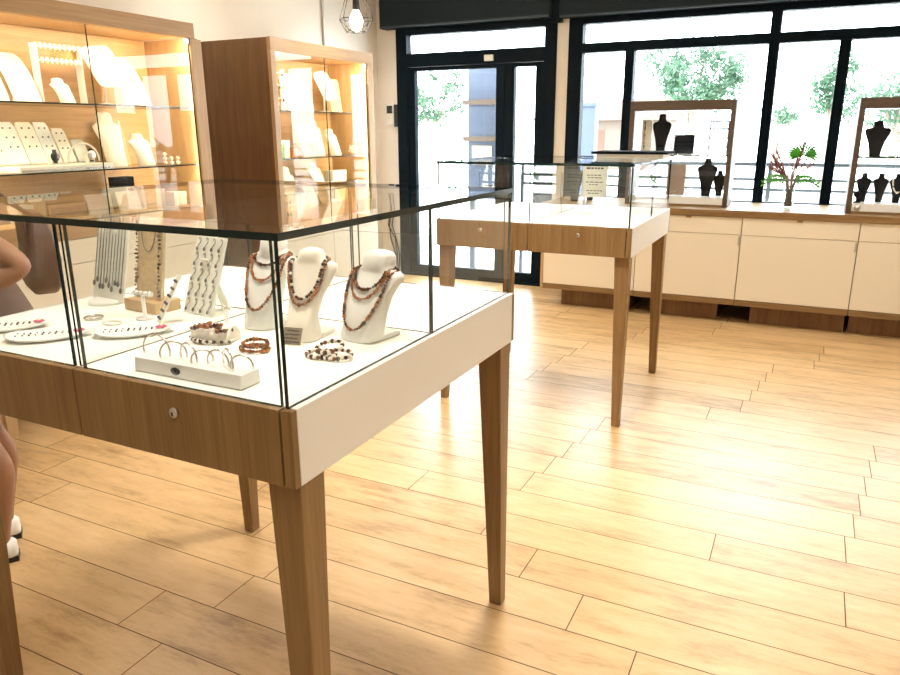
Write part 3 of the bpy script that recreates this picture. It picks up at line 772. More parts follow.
# vase with flowers
def vase():
    t = thing('flower_vase', 'clear glass vase of tropical leaves and twigs on the worktop between the display cases', 'vase', (.595, 5.45, .8985))
    MB().lathe([(.0,.0),(.05,.0),(.052,.006),(.040,.03),(.036,.08),(.044,.15),(.042,.15),(.033,.08),(.036,.03),(0,.012)], (0,0,0), 24, cap=False).build('glass_body', M['water'], t)
    st = MB()
    for i in range(9):
        a = 2*PI*i/9; r0 = .022
        st.tube([(r0*math.cos(a), r0*math.sin(a), .014), (.016*math.cos(a), .016*math.sin(a), .12), (.05*math.cos(a), .05*math.sin(a), .23)], .007, 6)
    st.tube([(0, 0, .014), (.0, -.01, .2), (.03, -.02, .36)], .004, 6)
    st.build('stems', M['trunk'], t)
    def fan(name, base, tips, w, mat):
        mb = MB()
        for tp in tips:
            b0, e = Vector(base), Vector(tp); d = e-b0; s = d.cross(Vector((0, 1, .15))).normalized()*w
            m1 = b0 + d*.5 + Vector((0, 0, .012))
            k = len(mb.v); up = Vector((0, -.002, .0))
            mb.v += [tuple(b0), tuple(m1+s), tuple(e), tuple(m1-s), tuple(m1+Vector((0, .006, .004)))]
            mb.face((k, k+1, k+4)); mb.face((k+1, k+2, k+4)); mb.face((k+2, k+3, k+4)); mb.face((k+3, k, k+4))
        o = mb.build(name, mat, t)
        md = o.modifiers.new('solid', 'SOLIDIFY'); md.thickness = .0012
    fan('palm_leaf', (.07, -.02, .36), [(.06+.155*math.cos(a), -.02+.05*math.sin(a*2), .355+.10*math.sin(a)) for a in [(-.5+4.2*i/16) for i in range(17)]], .0085, M['leaf'])
    for sx_, nm in ((1, 'fern_leaf'), (-1, 'fern_leaf')):
        tips = []
        fb = MB()
        p0, p1 = Vector((.02*sx_, -.03, .19)), Vector((.19*sx_, -.06, .165))
        fb.tube([p0, (p0+p1)/2+Vector((0, 0, .03)), p1], .003, 5)
        for i in range(9):
            q = p0.lerp(p1, (i+1)/9.5) + Vector((0, 0, .03*math.sin(PI*(i+1)/9.5)))
            for s in (1, -1):
                e = q + Vector((.03*sx_, -.01, s*.036*(1-.05*i))); k = len(fb.v)
                n_ = Vector((.006, 0, .004))
                fb.v += [tuple(q-n_), tuple((q+e)/2+Vector((.008*sx_, 0, -.006*s))), tuple(e), tuple((q+e)/2-Vector((.008*sx_, 0, -.006*s)))]
                fb.face((k, k+1, k+2, k+3))
        o = fb.build(nm, M['leaf'], t); md = o.modifiers.new('solid', 'SOLIDIFY'); md.thickness = .001
    tw = MB(); random.seed(21)
    for i in range(15):
        a = random.uniform(-1, 1); l = random.uniform(.22, .42)
        e = Vector((a*.19, random.uniform(-.08, .06), .12+l*(1-.35*abs(a))))
        m1 = Vector((a*.05, 0, .22))
        tw.tube([(0, 0, .10), m1, e, e+Vector((random.uniform(-.02, .02), 0, .045))], [.0045, .0045, .0055, .002], 5)
        for k in range(4):
            q = m1.lerp(e, .3+.18*k); tw.tube([q, q+Vector((random.uniform(-.04, .04), random.uniform(-.02, .02), .035))], [.0045, .0018], 5)
    tw.build('twigs', M['twig'], t)
    t.scale = (1.0, 1.0, 1.12)
vase()

# ------------------------------------------------------------------ wall cabinets
XF = -2.72
def wall_cabinet(y0, y1, seam, zb0, zb1, shelves, label, xb, hd=0):
    t = thing('wall_cabinet', label, 'display cabinet', (XF, y0, 0)); W = y1-y0
    D = XF - xb; ztop = 2.13; side = .09
    def b(nm, x0, a, z0, x1, c, z1, mat, par=t, bev=.002): return MB().box(x0, a, z0, x1, c, z1).build(nm, mat, par, bevel=bev)
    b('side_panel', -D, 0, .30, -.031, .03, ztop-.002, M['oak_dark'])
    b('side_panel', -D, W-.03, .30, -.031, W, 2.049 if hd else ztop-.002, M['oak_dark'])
    b('inner_lining', -.43, .031, zb1, -.05, .05, 2.05, M['oak_pale'])
    b('inner_lining', -.43, W-.05, zb1, -.05, W-.031, 2.05, M['oak_pale'])
    b('back_panel', -.46, .031, zb1, -.432, W-.031, 2.05, M['oak_y'])
    b('top_panel', -D, .031, 2.052, -.031, W-max(.031, hd), ztop-.003, M['oak_y'])
    b('header', -.03, 0, 2.042, 0, W-hd, ztop, M['oak_y'])
    b('post', -.03, 0, zb0, 0, side*.6, 2.041, M['oak_pale']); b('post', -.03, W-side, zb0, 0, W, 2.041, M['oak_pale'])
    b('base_board', -.47, .031, zb0, 0, W-.031, zb1-.001, M['oak_y'])
    b('lower_body', -D+.01, .031, .30, -.022, W-.031, zb0-.002, M['cab_front'])
    zz = zb0-.004; sm = seam-y0
    for a, c in ((.004, sm-.002), (sm+.002, W-.004)):
        b('drawer', -.02, a, zz-.125, -.002, c, zz, M['cab_front'], bev=.0015)
        b('door', -.02, a, .30, -.002, c, zz-.129, M['cab_front'], bev=.0015)
    for yy in (.03, W-.10):
        for xx in (-.09, -D+.03):
            MB().rings([[(xx, yy, 0), (xx+.05, yy, 0), (xx+.05, yy+.05, 0), (xx, yy+.05, 0)], [(xx-.008, yy-.008, .299), (xx+.062, yy-.008, .299), (xx+.062, yy+.062, .299), (xx-.008, yy+.062, .299)]], 0, False).build('leg', M['oak_pale'], t)
    for z, a, c, dep in shelves:
        pane(-.43, a-y0, z-.008, -.05 if dep is None else dep, c-y0, z).build('shelf', [M['shelf'], M['edge']], t)
    for a, c, h in ((side*.6+.002, sm-.001, side*.6), (sm+.001, W-side-.002, W-side-.03)):
        g = pane(-.02, a, zb1+.001, -.012, c, 2.040).build('glass_door', GL, t)
        hy = a if h < .2 else c-.028
        for z in (2.009, zb1+.03): MB().box(-.0215, hy, z, -.007, hy+.028, z+.03).build('hinge', M['steel'], g)
    for yy in (.0525, W-.0645):
        MB().box(-.0425, yy, zb1+.02, -.0325, yy+.012, 2.03).build('led_strip', M['led'], t)
    MB().box(-.048, .06, 2.046, -.033, W-.07, 2.0512).build('led_strip', M['led'], t)  # top strip added, hidden behind the header, to brighten the shelves
    return t
wall_cabinet(1.12, 2.70, 1.90, .957, 1.05, [(1.305, 1.172, 2.648, None), (1.648, 1.172, 2.648, None)], 'left lit oak wall cabinet with glass doors, nearest the picture edge', XL+.005, .05)
wall_cabinet(3.35, 4.685, 4.00, .835, .93, [(1.305, 3.402, 4.633, None), (1.648, 3.402, 4.633, None), (1.085, 3.9, 4.633, -.10)], 'far lit oak wall cabinet with dark side panel beside the door', XL+.005)

# display pieces: axis facing +x (rz = 90 degrees turns the -y front to +x)
FX = PI/2
def board(y, z, w, h, tilt, x, mat, label, curve=0.0, cat='necklace board'):
    t = thing('necklace_board', label, cat, (x, y, z), FX)
    mb = MB(); n = 10; rs = []
    for i in range(n+1):
        s = i/n; yy = s*h*math.sin(tilt) + curve*(s**2)*h; zz = s*h*math.cos(tilt) - curve*.4*(s**3)*h
        k = w/2*(1 if s < .85 else 1-.25*((s-.85)/.15)**2)
        rs.append([(-k, yy, zz), (k, yy, zz), (k, yy+.012, zz+.001), (-k, yy+.012, zz+.001)])
    mb.rings(rs, 0, False).build('panel', mat, t, bevel=.002)
    th = h*.55
    MB().obox((0, h*math.sin(tilt)*.75+.03, th*.47), (w*.25, .004, th), Matrix.Rotation(.25, 3, 'X')).build('prop', mat, t)
    return t
def cbust(y, z, H, sx, x, label, mat='bust_c', P=P_BUST, rz=FX): return bust('necklace_bust', P, H, sx, M[mat], (x, y, z), rz, label, foot=False)
def cbox(y, z, w, h, d, x, mat, label, name='gift_box', cat='box', rz=FX):
    t = thing(name, label, cat, (x, y, z), rz)
    MB().box(-w/2, 0, 0, w/2, d, h*.6).build('base', mat, t, bevel=.002); MB().box(-w/2-.002, -.002, h*.6+.0005, w/2+.002, d+.002, h).build('lid', mat, t, bevel=.002)
    return t
def plaque(y, z, w, h, x, tilt, label, roll=0.0):
    t = thing('plaque_stand', label, 'necklace stand', (x, y, z), FX)
    mb = MB()
    mb.rings([[(q[0], yy, q[1]) for q in [(w/2*math.copysign(abs(math.cos(a))**.35, math.cos(a)), h/2*math.copysign(abs(math.sin(a))**.35, math.sin(a))) for a in [2*PI*i/32 for i in range(32)]]] for yy in (0, .012)], 0, False)
    zc = .09 + h/2
    mb.xf(Matrix.Translation((0, .0, zc)) @ Matrix.Rotation(-tilt, 4, 'X') @ Matrix.Rotation(roll, 4, 'Y')); mb.build('plaque', M['bust_c'], t)
    MB().tube([(0, .03, .012), (0, .02, zc-.02)], .006, 8).build('stem', M['bust_c'], t)
    MB().lathe([(0,0),(.045,0),(.045,.008),(.012,.014),(0,.014)], (0, .03, 0), 20).build('foot', M['bust_c'], t)
    return t
S1, S2 = 1.6485, 1.3055
B1, B2 = 1.0505, .9305
# left cabinet, top shelf
board(1.46, S1, .16, .27, .28, -2.90, M['bust_c'], 'curved cream necklace board at the picture edge on the top shelf of the left cabinet', .25)
board(1.655, S1, .15, .29, .28, -2.92, M['bust_c'], 'second curved cream necklace board on the top shelf of the left cabinet', .25)
t = thing('earring_stand', 'clear acrylic frame of pearl earrings on the top shelf of the left cabinet', 'earring stand', (-2.93, 1.875, S1), FX)
f = MB()
for sx_ in (-.13, .13): f.box(sx_-.004, 0, 0, sx_+.004, .05, .30)
f.box(-.13, .0, 0, .13, .05, .006)
for z in (.215, .285): f.box(-.13, .02, z, .13, .03, z+.006)
f.build('frame', [M['bust_w']], t)
MB().box(-.03, .031, .215, .125, .033, .28).build('gold_card', M['gold'], t)
pp = MB().ball((0, 0, 0), .0095, 8, 6).ball((0, 0, -.017), .006, 6, 5); pr = None
for r, z in enumerate((.222, .292)):
    for i in range(9):
        if pr is None: o = pr = pp.build('pearl_earring', M['pearl'])
        else: o = pr.copy(); COL.objects.link(o)
        o.location = (-2.93-.012+.02, 1.875-.112+.028*i, S1+z)
        tag(o, f'pearl earring, {ordn[i]} from the left in the {["lower","upper"][r]} row of the acrylic frame', 'earring', 'pearl earrings in the frame')
cbust(1.83, S1, .13, .62, -2.82, 'small white bust in front of the acrylic frame on the top shelf')
plaque(2.13, S1, .21, .24, -2.90, .45, 'large tilted cream plaque on a round foot, top shelf of the left cabinet', -.15)
board(2.36, S1, .18, .33, .32, -2.92, M['bust_c'], 'tall cream board right of the tilted plaque on the top shelf of the left cabinet', .22)
# left cabinet, middle shelf
for k, (y, h, w) in enumerate(((1.50, .19, .11), (1.60, .235, .10), (1.705, .235, .10), (1.80, .235, .085), (1.89, .20, .08), (1.985, .135, .08))):
    board(y, S2+.034, w, h, .42, -2.98, M['bust_c'] if k % 2 == 0 else M['bust_w'], f'{ordn[k]} from the left in the row of leaning pale boards on the middle shelf', 0)
sb_ = MB().ball((0, 0, 0), .0055, 7, 5, 0, (.6, 1, 1)); pr = None
for k, (y, h, w) in enumerate(((1.50, .19, .11), (1.60, .235, .10), (1.705, .235, .10), (1.80, .235, .085), (1.89, .20, .08))):
    for r in range(3):
        for q in (-1, 1):
            f = .42 + .22*r
            if pr is None: o = pr = sb_.build('stud_earring', M['oldsilver'])
            else: o = pr.copy(); COL.objects.link(o)
            o.location = (-2.98 - f*h*math.sin(.42) + .003, y + q*w*.2, S2 + .034 + f*h*math.cos(.42))
            tag(o, f'silver stud, {"left" if q < 0 else "right"} one of the {["lower","middle","upper"][r]} pair on the {ordn[k]} leaning board', 'earring', 'studs on the leaning boards')
t = thing('riser_tray', 'long low white riser along the middle shelf of the left cabinet', 'riser', (-2.83, 1.74, S2), FX)
MB().box(-.28, -.03, 0, .28, .24, .030).build('slab', M['bust_c'], t, bevel=.004); MB().box(-.27, -.034, .002, .27, -.0302, .012).build('rail', M['silver'], t)
def watch(y, label, mat):
    t = thing('watch_on_stand', label, 'watch', (-2.83, y, S2+.031), FX)
    MB().box(-.02, 0, 0, .02, .03, .045).build('stand', M['bust_c'], t)
    w = MB().lathe([(0,0),(.024,0),(.026,.003),(.024,.007),(0,.008)], (0,0,0), 22); w.xf(Matrix.Translation((0, -.001, .042)) @ Matrix.Rotation(PI/2, 4, 'X')); w.build('dial', mat, t)
    MB().box(-.011, -.004, .008, .011, -.0005, .078).build('strap', M['blackmetal'], t)
watch(1.685, 'dark-faced watch on a small stand on the middle shelf', M['screen'])
watch(1.905, 'grey-faced watch right of the dark one on the middle shelf', M['steel'])
o = MB().tube([(0, .10*math.cos(a), .10*math.sin(a)) for a in [PI*i/20 for i in range(21)]], .006, 8).build('acrylic_arch', M['pearl'], loc=(-2.955, 1.955, S2+.0365)); tag(o, 'thin pale arch behind the short boards on the middle shelf', 'stand')
cbust(2.15, S2, .31, 1.15, -2.89, 'large white bust in the middle of the middle shelf, left cabinet')
board(2.29, S2+.001, .10, .26, .2, -3.03, M['tan'], 'tan board behind the white busts on the middle shelf of the left cabinet')
cbust(2.32, S2, .19, .95, -2.84, 'small white bust right of the large one on the middle shelf')
bowl = MB().ball((0,0,.0125), .0125, 10, 8)
pr = None
for k, (y, z) in enumerate(((2.42, 0), (2.42, .0255), (2.42, .051), (2.47, 0), (2.47, .0255), (2.52, 0), (2.52, .0255))):
    if pr is None: o = pr = bowl.build('pearl_ball', M['pearl'])
    else: o = pr.copy(); COL.objects.link(o)
    o.location = (-2.83, y, S2+z)
    tag(o, f'white pearl ball, {["first","second","third"][int(z/.025)]} from the bottom of the {["left","middle","right"][int((y-2.41)/.05)]} pearl stack on the middle shelf', 'pearl', 'pearl balls at the end of the middle shelf')
# left cabinet, lower deck
board(1.40, B1, .1, .15, .3, -2.92, M['brown_pad'], 'dark taupe board at the picture edge on the lower deck', 0)
cbox(1.50, B1, .085, .09, .08, -2.86, M['bust_c'], 'cream box leftmost of the boxes on the lower deck')
cbox(1.60, B1, .08, .12, .08, -2.90, M['tan'], 'tan box beside the cream box on the lower deck')
t = thing('glass_coffer', 'long brown glass-lidded coffer on the lower deck of the left cabinet', 'box', (-2.90, 1.77, B1), FX)
MB().box(-.115, 0, 0, .115, .09, .075).build('base', M['oak_pale'], t, bevel=.002); pane(-.114, .002, .0755, .114, .088, .083).build('lid', GL, t)
MB().box(-.105, -.002, .010, .105, -.0003, .060).build('front_panel', M['brown_pad'], t)
board(1.97, B1, .16, .14, .25, -2.88, M['bust_w'], 'white card right of the coffer on the lower deck', 0, 'card')
board(2.14, B1, .15, .13, .25, -2.84, M['bust_c'], 'cream card with green print right of the white card on the lower deck', 0, 'card')
cbox(2.24, B1, .13, .19, .06, -2.99, M['black'], 'black box behind the cream cards on the lower deck')
cbox(2.37, B1, .17, .11, .10, -2.90, M['bust_c'], 'wide cream box at the right of the lower deck, left cabinet')
cbox(2.53, B1, .10, .085, .09, -2.85, M['bust_w'], 'white box in the far right corner of the lower deck, left cabinet')
# far cabinet
t = thing('earring_stand', 'clear acrylic frame with coloured earrings at the left of the far cabinet', 'earring stand', (-2.90, 3.62, S1), FX)
f = MB()
for sx_ in (-.09, .09): f.box(sx_-.003, 0, 0, sx_+.003, .04, .30)
for z in (.0, .09, .18, .27): f.box(-.09, .015, z, .09, .025, z+.005)
f.build('frame', M['bust_w'], t)
cols = [M['garnet'], M['green'], M['pink'], M['honey']]
for r in range(3):
    for i in range(5):
        o = MB().ball((0, 0, 0), .011, 8, 6, 0, (.5, 1, 1.2)).build('earring', cols[(r+i) % 4], loc=(-2.905, 3.55+.036*i, S1+.078+.09*r))
        tag(o, f'coloured earring, {ordn[i]} from the left in the {["lowest","middle","top"][r]} row of the far cabinet frame', 'earring', 'coloured earrings in the far cabinet')
board(3.83, S1, .15, .30, .2, -2.90, M['bust_w'], 'white board left of the tan curved board in the far cabinet, top shelf', .12)
board(4.03, S1, .14, .31, .25, -2.92, M['tan'], 'tall tan curved board on the top shelf of the far cabinet', .25)
plaque(4.27, S1, .20, .24, -2.92, .4, 'tilted white plaque on a foot on the top shelf of the far cabinet', -.15)
board(4.53, S1, .16, .28, .12, -3.0, M['honey'] if False else M['tan'], 'tan card standing at the right end of the top shelf, far cabinet', 0, 'card')
cbox(3.60, S2, .07, .10, .07, -2.88, M['green'], 'small green box at the left of the middle shelf, far cabinet')
cbox(3.69, S2, .07, .13, .07, -2.90, M['bust_w'], 'small white box beside the green one on the middle shelf, far cabinet')
cbox(3.78, S2, .08, .07, .07, -2.86, M['honey'], 'small orange box on the middle shelf of the far cabinet')
board(3.99, S2, .12, .26, .3, -2.92, M['tan'], 'tan board left of the white busts on the middle shelf, far cabinet')
cbust(4.15, S2, .29, 1.15, -2.90, 'large white bust on the middle shelf of the far cabinet')
cbust(4.36, S2, .215, .95, -2.88, 'smaller white bust right of the large one in the far cabinet')
t = thing('pearl_jar', 'clear jar of pearls at the right end of the middle shelf, far cabinet', 'jar', (-2.86, 4.53, S2), 0)
MB().lathe([(0,0),(.045,0),(.045,.10),(.042,.10),(.042,.006),(0,.006)], (0,0,0), 18, cap=False).build('jar_glass', M['glass'], t)
pf = MB()
random.seed(5)
for k in range(30): pf.ball((random.uniform(-.024, .024), random.uniform(-.024, .024), .018+.055*random.random()), .009, 7, 5)
pf.build('pearls', M['pearl'], t)['kind'] = 'stuff'
S3 = 1.0855
cbust(3.80, B2, .30, 1.2, -2.93, 'white bust at the left of the lowest level in the far cabinet')
cbust(4.12, S3, .16, 1.1, -2.90, 'wide white bust on the short glass shelf of the far cabinet')
cbox(4.42, S3, .20, .09, .09, -2.93, M['bust_c'], 'long cream box on the short glass shelf of the far cabinet')
board(3.90, B2, .13, .19, .45, -2.82, M['bust_c'], 'cream board leaning in the lowest level of the far cabinet, leftmost', 0)
board(4.05, B2, .12, .19, .45, -2.82, M['tan'], 'tan board between two pale ones in the lowest level of the far cabinet', 0)
board(4.21, B2, .16, .18, .45, -2.82, M['bust_w'], 'white board right of the tan one in the lowest level of the far cabinet', 0)
board(4.47, B2, .20, .13, .3, -2.90, M['tan'], 'short tan card at the right of the lowest level in the far cabinet', 0, 'card')

# ------------------------------------------------------------------ person at the left of the near table
def chain(name, pts, rad, mat, parent, edges=None, subd=2, root=0):
    me = bpy.data.meshes.new(name)
    me.from_pydata([tuple(p) for p in pts], edges or [(i, i+1) for i in range(len(pts)-1)], []); me.update()
    me.materials.append(mat)
    o = bpy.data.objects.new(name, me); COL.objects.link(o); o.parent = parent
    sk = o.modifiers.new('skin', 'SKIN'); sk.use_smooth_shade = True; sk.branch_smoothing = .6
    if not me.skin_vertices: 
        me.attributes.new('skin', 'FLOAT', 'POINT')
    for v, r in zip(me.skin_vertices[0].data, rad):
        v.radius = r if isinstance(r, tuple) else (r, r); v.use_root = False
    me.skin_vertices[0].data[root].use_root = True
    sb = o.modifiers.new('subd', 'SUBSURF'); sb.levels = subd; sb.render_levels = subd
    return o
def person():
    t = bpy.data.objects.new('person', None); COL.objects.link(t)
    base = Vector((-1.75, .58, 0)); t.location = base
    F = Vector((-.6, -.8, 0)); Rt = Vector((-.8, .6, 0)); U = Vector((0, 0, 1))
    tag(t, 'person leaning at the left picture edge, dusty red top, bare calf and pale shoe', 'person')
    def W(f, r, u): return F*f + Rt*r + U*u
    V = []; RD = []; E = []
    def add(p, r, par=None):
        V.append(p); RD.append(r)
        if par is not None: E.append((par, len(V)-1))
        return len(V)-1
    pel = add(W(0, 0, .86), .125)
    wa = add(W(.05, 0, 1.02), .105, pel); ch = add(W(.13, 0, 1.20), .118, wa); nk = add(W(.20, 0, 1.335), .055, ch); hd0 = add(W(.245, 0, 1.40), .05, nk)
    hd1 = add(W(.27, 0, 1.465), .098, hd0); hd2 = add(W(.272, 0, 1.545), .092, hd1)
    # legs
    for s in (-1, 1):
        hp = add(W(.02, s*.085, .80), .092, pel); th = add(W(.07, s*.09, .62), .078, hp)
        kn = add(W(.10, s*.085, .47), .055, th); cf = add(W(.06, s*.085, .35), .060, kn); c2 = add(W(.075, s*.085, .22), .044, cf)
        an = add(W(.09, s*.085, .095), .030, c2); hl = add(W(.088, s*.085, .05), .030, an); bt = add(W(.18, s*.088, .035), .034, hl); te = add(W(.26, s*.09, .028), .028, bt)
    # near (left) arm with the elbow drawn back, far arm hanging
    ls = add(W(.12, -.165, 1.275), .056, ch); lu = add(W(.0, -.20, 1.185), .052, ls); le = add(W(-.14, -.212, 1.085), .046, lu)
    lf = add(W(.0, -.205, 1.035), .042, le); lw = add(W(.115, -.175, 1.01), .027, lf); lp = add(W(.165, -.16, 1.0), .034, lw)
    rs_ = add(W(.14, .165, 1.275), .056, ch); ru = add(W(.20, .20, 1.15), .047, rs_); re = add(W(.24, .21, 1.03), .041, ru)
    rf = add(W(.34, .16, 1.02), .037, re); rw = add(W(.44, .10, 1.04), .027, rf); rp = add(W(.485, .08, 1.05), .034, rw)
    body = chain('body', V, RD, M['skin'], t, E)
    def fingers(hand, fwd, side, up):
        for k, (off, ln) in enumerate(((-.028, .062), (-.010, .072), (.010, .068), (.026, .052))):
            p0 = hand + side*off*.7; pts = [p0, p0+fwd*.04+side*off*.4, p0+fwd*(.04+ln*.45)+side*off*.5-up*.012, p0+fwd*(.04+ln*.8)+side*off*.5-up*.034]
            chain('finger', pts, [.010, .0095, .0085, .007], M['skin'], t, subd=1)
        p0 = hand - side*.02
        chain('thumb', [p0, p0-side*.028+fwd*.018, p0-side*.036+fwd*.045-up*.012], [.011, .010, .008], M['skin'], t, subd=1)
    fingers(V[lp], F, -Rt, U); fingers(V[rp], (F*.8-Rt*.3).normalized(), Rt, U)
    # face
    H = V[hd1] + F*.0
    fz = MB()
    fz.ball(H+F*.094+U*-.012, .0135, 8, 6, 0, (.8, .8, 1.5)); fz.build('nose', M['skin'], t)
    for s in (-1, 1):
        MB().ball(H+F*.0805+Rt*(s*.031)+U*.012, .0095, 10, 8, 0, (1, 1, .7)).build('eye', M['eyewhite'], t)
        MB().ball(H+F*.0875+Rt*(s*.031)+U*.012, .0042, 8, 6).build('pupil', M['hair'], t)
        MB().ball(H+Rt*(s*.088)+F*-.005, .024, 8, 6, 0, (.45, .7, 1.3)).build('ear', M['skin'], t)
    MB().ball(H+F*.079+U*-.046, .017, 10, 6, 0, (1.0, 1.0, .32)).build('mouth', M['shirt'], t)
    hr = MB()
    hr.ball(H+F*-.030+U*.062, .106, 18, 12, 0, (.95, .95, .86)); hr.ball(H+F*-.062+U*.0, .082, 14, 10); hr.ball(H+F*-.125+U*-.0, .048, 12, 8, 0, (1, 1, 1.2))
    hr.build('hair', M['hair'], t)
    # clothes
    cv, cr, ce = [], [], []
    def ca(p, r, par=None):
        cv.append(p); cr.append(r)
        if par is not None: ce.append((par, len(cv)-1))
        return len(cv)-1
    a = ca(W(.0, 0, .88), .132); b = ca(W(.05, 0, 1.02), .116, a); c = ca(W(.13, 0, 1.20), .145, b); d = ca(W(.185, 0, 1.315), .090, c)
    e = ca(W(.12, -.165, 1.275), .076, c); ca(W(.015, -.198, 1.20), .062, e)
    e = ca(W(.14, .165, 1.275), .076, c); ca(W(.195, .197, 1.165), .060, e)
    chain('top', cv, cr, M['shirt'], t, ce)
    sk = MB(); n = 24
    def el(z, hw, hd, f): return [tuple(W(f+hd*math.sin(2*PI*i/n), hw*math.cos(2*PI*i/n), z)) for i in range(n)]
    sk.rings([el(1.0, .138, .118, .035), el(.94, .152, .128, .02), el(.86, .180, .145, .005), el(.72, .190, .150, .04), el(.60, .19, .145, .08), el(.60, .183, .138, .08), el(.72, .183, .143, .04)], 0, True, cap=False)
    sk.build('skirt', M['skirt'], t)
    for s in (-1, 1):
        sh = MB()
        def sr(f, hw, z0, z1): return [tuple(W(f+.105, s*.087 + hw*math.cos(2*PI*i/12), (z0+z1)/2+(z1-z0)/2*math.sin(2*PI*i/12))) for i in range(12)]
        sh.rings([sr(-.058, .02, .002, .075), sr(-.045, .036, .002, .085), sr(.03, .040, .002, .070), sr(.10, .046, .002, .062), sr(.17, .042, .002, .055), sr(.20, .022, .004, .045)], 0, True)
        shoe = sh.build('shoe', M['plastic'], t)
        so = MB(); so.rings([[tuple(W(f+df+.105, s*.087+q, z)) for df, q in ((-.06, -.03), (.2, -.042), (.2, .042), (-.06, .03))] for f, z in ((0, 0.0005), (0, .02))], 0, False)
        so.build('sole', M['blackmetal'], shoe)
person()
def bag():
    t = thing('shoulder_bag', 'brown leather shoulder bag hanging behind the elbow of the person', 'bag', (-1.93, .905, .895), -.45)
    t.scale = (1.08, 1.0, 1.08)
    b = MB()
    def rr(z, hw, hd, sk): return [(x*hw+sk, y*hd, z) for x, y in ((-1, -.7), (-.8, -1), (.8, -1), (1, -.7), (1, .7), (.8, 1), (-.8, 1), (-1, .7))]
    b.rings([rr(0, .10, .042, -.05), rr(.03, .128, .052, -.03), rr(.13, .145, .055, 0), rr(.22, .120, .045, .01), rr(.285, .095, .022, .0), rr(.292, .080, .012, 0)], 0, True)
    b.build('body', M['leather'], t, bevel=.006)
    MB().box(-.10, -.052, .17, .10, -.044, .27).build('flap', M['leather'], t, bevel=.004)
    MB().tube([(-.085, 0, .27), (-.06, -.09, .35), (.0, -.20, .415), (.045, -.265, .425), (.085, -.20, .385), (.10, -.08, .33), (.088, 0, .27)], .008, 8).build('strap', M['skirt'], t)
bag()

# ------------------------------------------------------------------ outside
struct(MB().box(-60, YB+.2, -.35, 60, 90, -.12).build('ground', M['pave']), 'pale sunlit paving outside the shop', 'ground')
def railing():
    t = thing('street_railing', 'dark metal railing outside the windows', 'railing', (-2.1, 6.7, -.12))
    for z in (1.065, 1.16, 1.30): MB().tube([(0, 0, z), (6.2, 0, z)], .014 if z < 1.29 else .02, 8).build('rail', M['rail'], t)
    for x in (0, 1.24, 2.48, 3.72, 4.96, 6.2): MB().box(x-.018, -.018, 0, x+.018, .018, 1.30).build('post', M['rail'], t)
railing()
t = thing('notice_board', 'blue-grey upright board with brown crossbars standing outside the door', 'board', (-2.56, 7.0, -.12))
MB().box(-.32, -.04, .85, .22, .04, 2.43).build('panel', M['bluegrey'], t)
MB().box(-.30, -.03, 0, -.24, .03, .85).build('post', M['rail'], t); MB().box(.12, -.03, 0, .18, .03, .85).build('post', M['rail'], t)
for z in (1.50, 1.90): MB().box(-.38, -.06, z, .24, -.04, z+.055).build('crossbar', M['brownbar'], t)
MB().box(-.26, -.055, 1.24, -.02, -.0405, 1.45).build('poster', M['tan'], t)
t = thing('street_pillar', 'blue-grey pillar far outside the left window pane', 'pillar', (-2.02, 9.0, -.12))
MB().box(-.09, -.09, 0, .09, .09, 1.92).build('shaft', M['bluegrey'], t); MB().box(-.11, -.11, 1.92, .11, .11, 1.96).build('cap', M['bluegrey'], t)
t = thing('house', 'pale house with orange roof across the street, seen through the left window pane', 'building', (-7.6, 30, -.12))
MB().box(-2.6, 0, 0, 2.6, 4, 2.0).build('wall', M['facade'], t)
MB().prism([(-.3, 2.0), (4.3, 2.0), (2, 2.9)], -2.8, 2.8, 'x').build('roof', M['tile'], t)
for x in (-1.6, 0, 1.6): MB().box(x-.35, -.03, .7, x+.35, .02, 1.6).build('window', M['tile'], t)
def tree(x, y, blobs, h, label, n=520, s=.13):
    t = thing('tree', label, 'tree', (x, y, -.12), 0, 'trees across the street'); rnd = random.Random(int(abs(x*100)+y))
    mb = MB()
    for (bx, by, bz, rx, rz_) in blobs:
        for c in range(max(6, n//17)):
            u = Vector((rnd.gauss(0, 1), rnd.gauss(0, 1), rnd.gauss(0, 1))).normalized()*(rnd.random()**.5)
            q = Vector((bx+u.x*rx*1.1, by+u.y*rx, bz+u.z*rz_*1.15)); cr = rnd.uniform(.07, .17)
            for i in range(rnd.randint(14, 38)):
                p = q + Vector((rnd.gauss(0, cr), rnd.gauss(0, cr), rnd.gauss(0, cr*.7))); a = Vector((rnd.gauss(0,1), rnd.gauss(0,1), rnd.gauss(0,.8))).normalized()
                b = a.orthogonal().normalized(); l = s*.5*rnd.uniform(.5, 1.4); k = len(mb.v)
                mb.v += [tuple(p-a*l), tuple(p+b*l*.42), tuple(p+a*l), tuple(p-b*l*.42)]; mb.face((k, k+1, k+2, k+3))
    mb.build('crown', M['tree'], t)
    tr = MB(); tr.tube([(0, 0, 0), (.05, 0, h*.4), (0, .05, h*.75)], [.11, .09, .05], 8)
    for bx, by, bz, rx, rz_ in blobs: tr.tube([(.03, 0, h*.45), (bx*.6, by*.6, (bz+h*.45)*.5+.1), (bx, by, bz)], [.06, .04, .02], 6)
    tr.build('trunk', M['trunk'], t)
tree(-2.1, 18, [(-.6, 0, 3.0, .55, .5), (.2, .3, 3.3, .7, .55), (.85, 0, 2.9, .45, .45), (-.2, -.2, 2.5, .55, .35), (.5, 0, 2.4, .5, .35)], 3.2, 'leafy tree outside behind the left display case')
tree(.95, 18, [(.1, 0, 2.9, .35, .5), (-.1, .2, 2.4, .45, .45), (.2, 0, 2.0, .5, .4)], 2.9, 'slender tree outside left of the right-hand mullion', 420, .12)
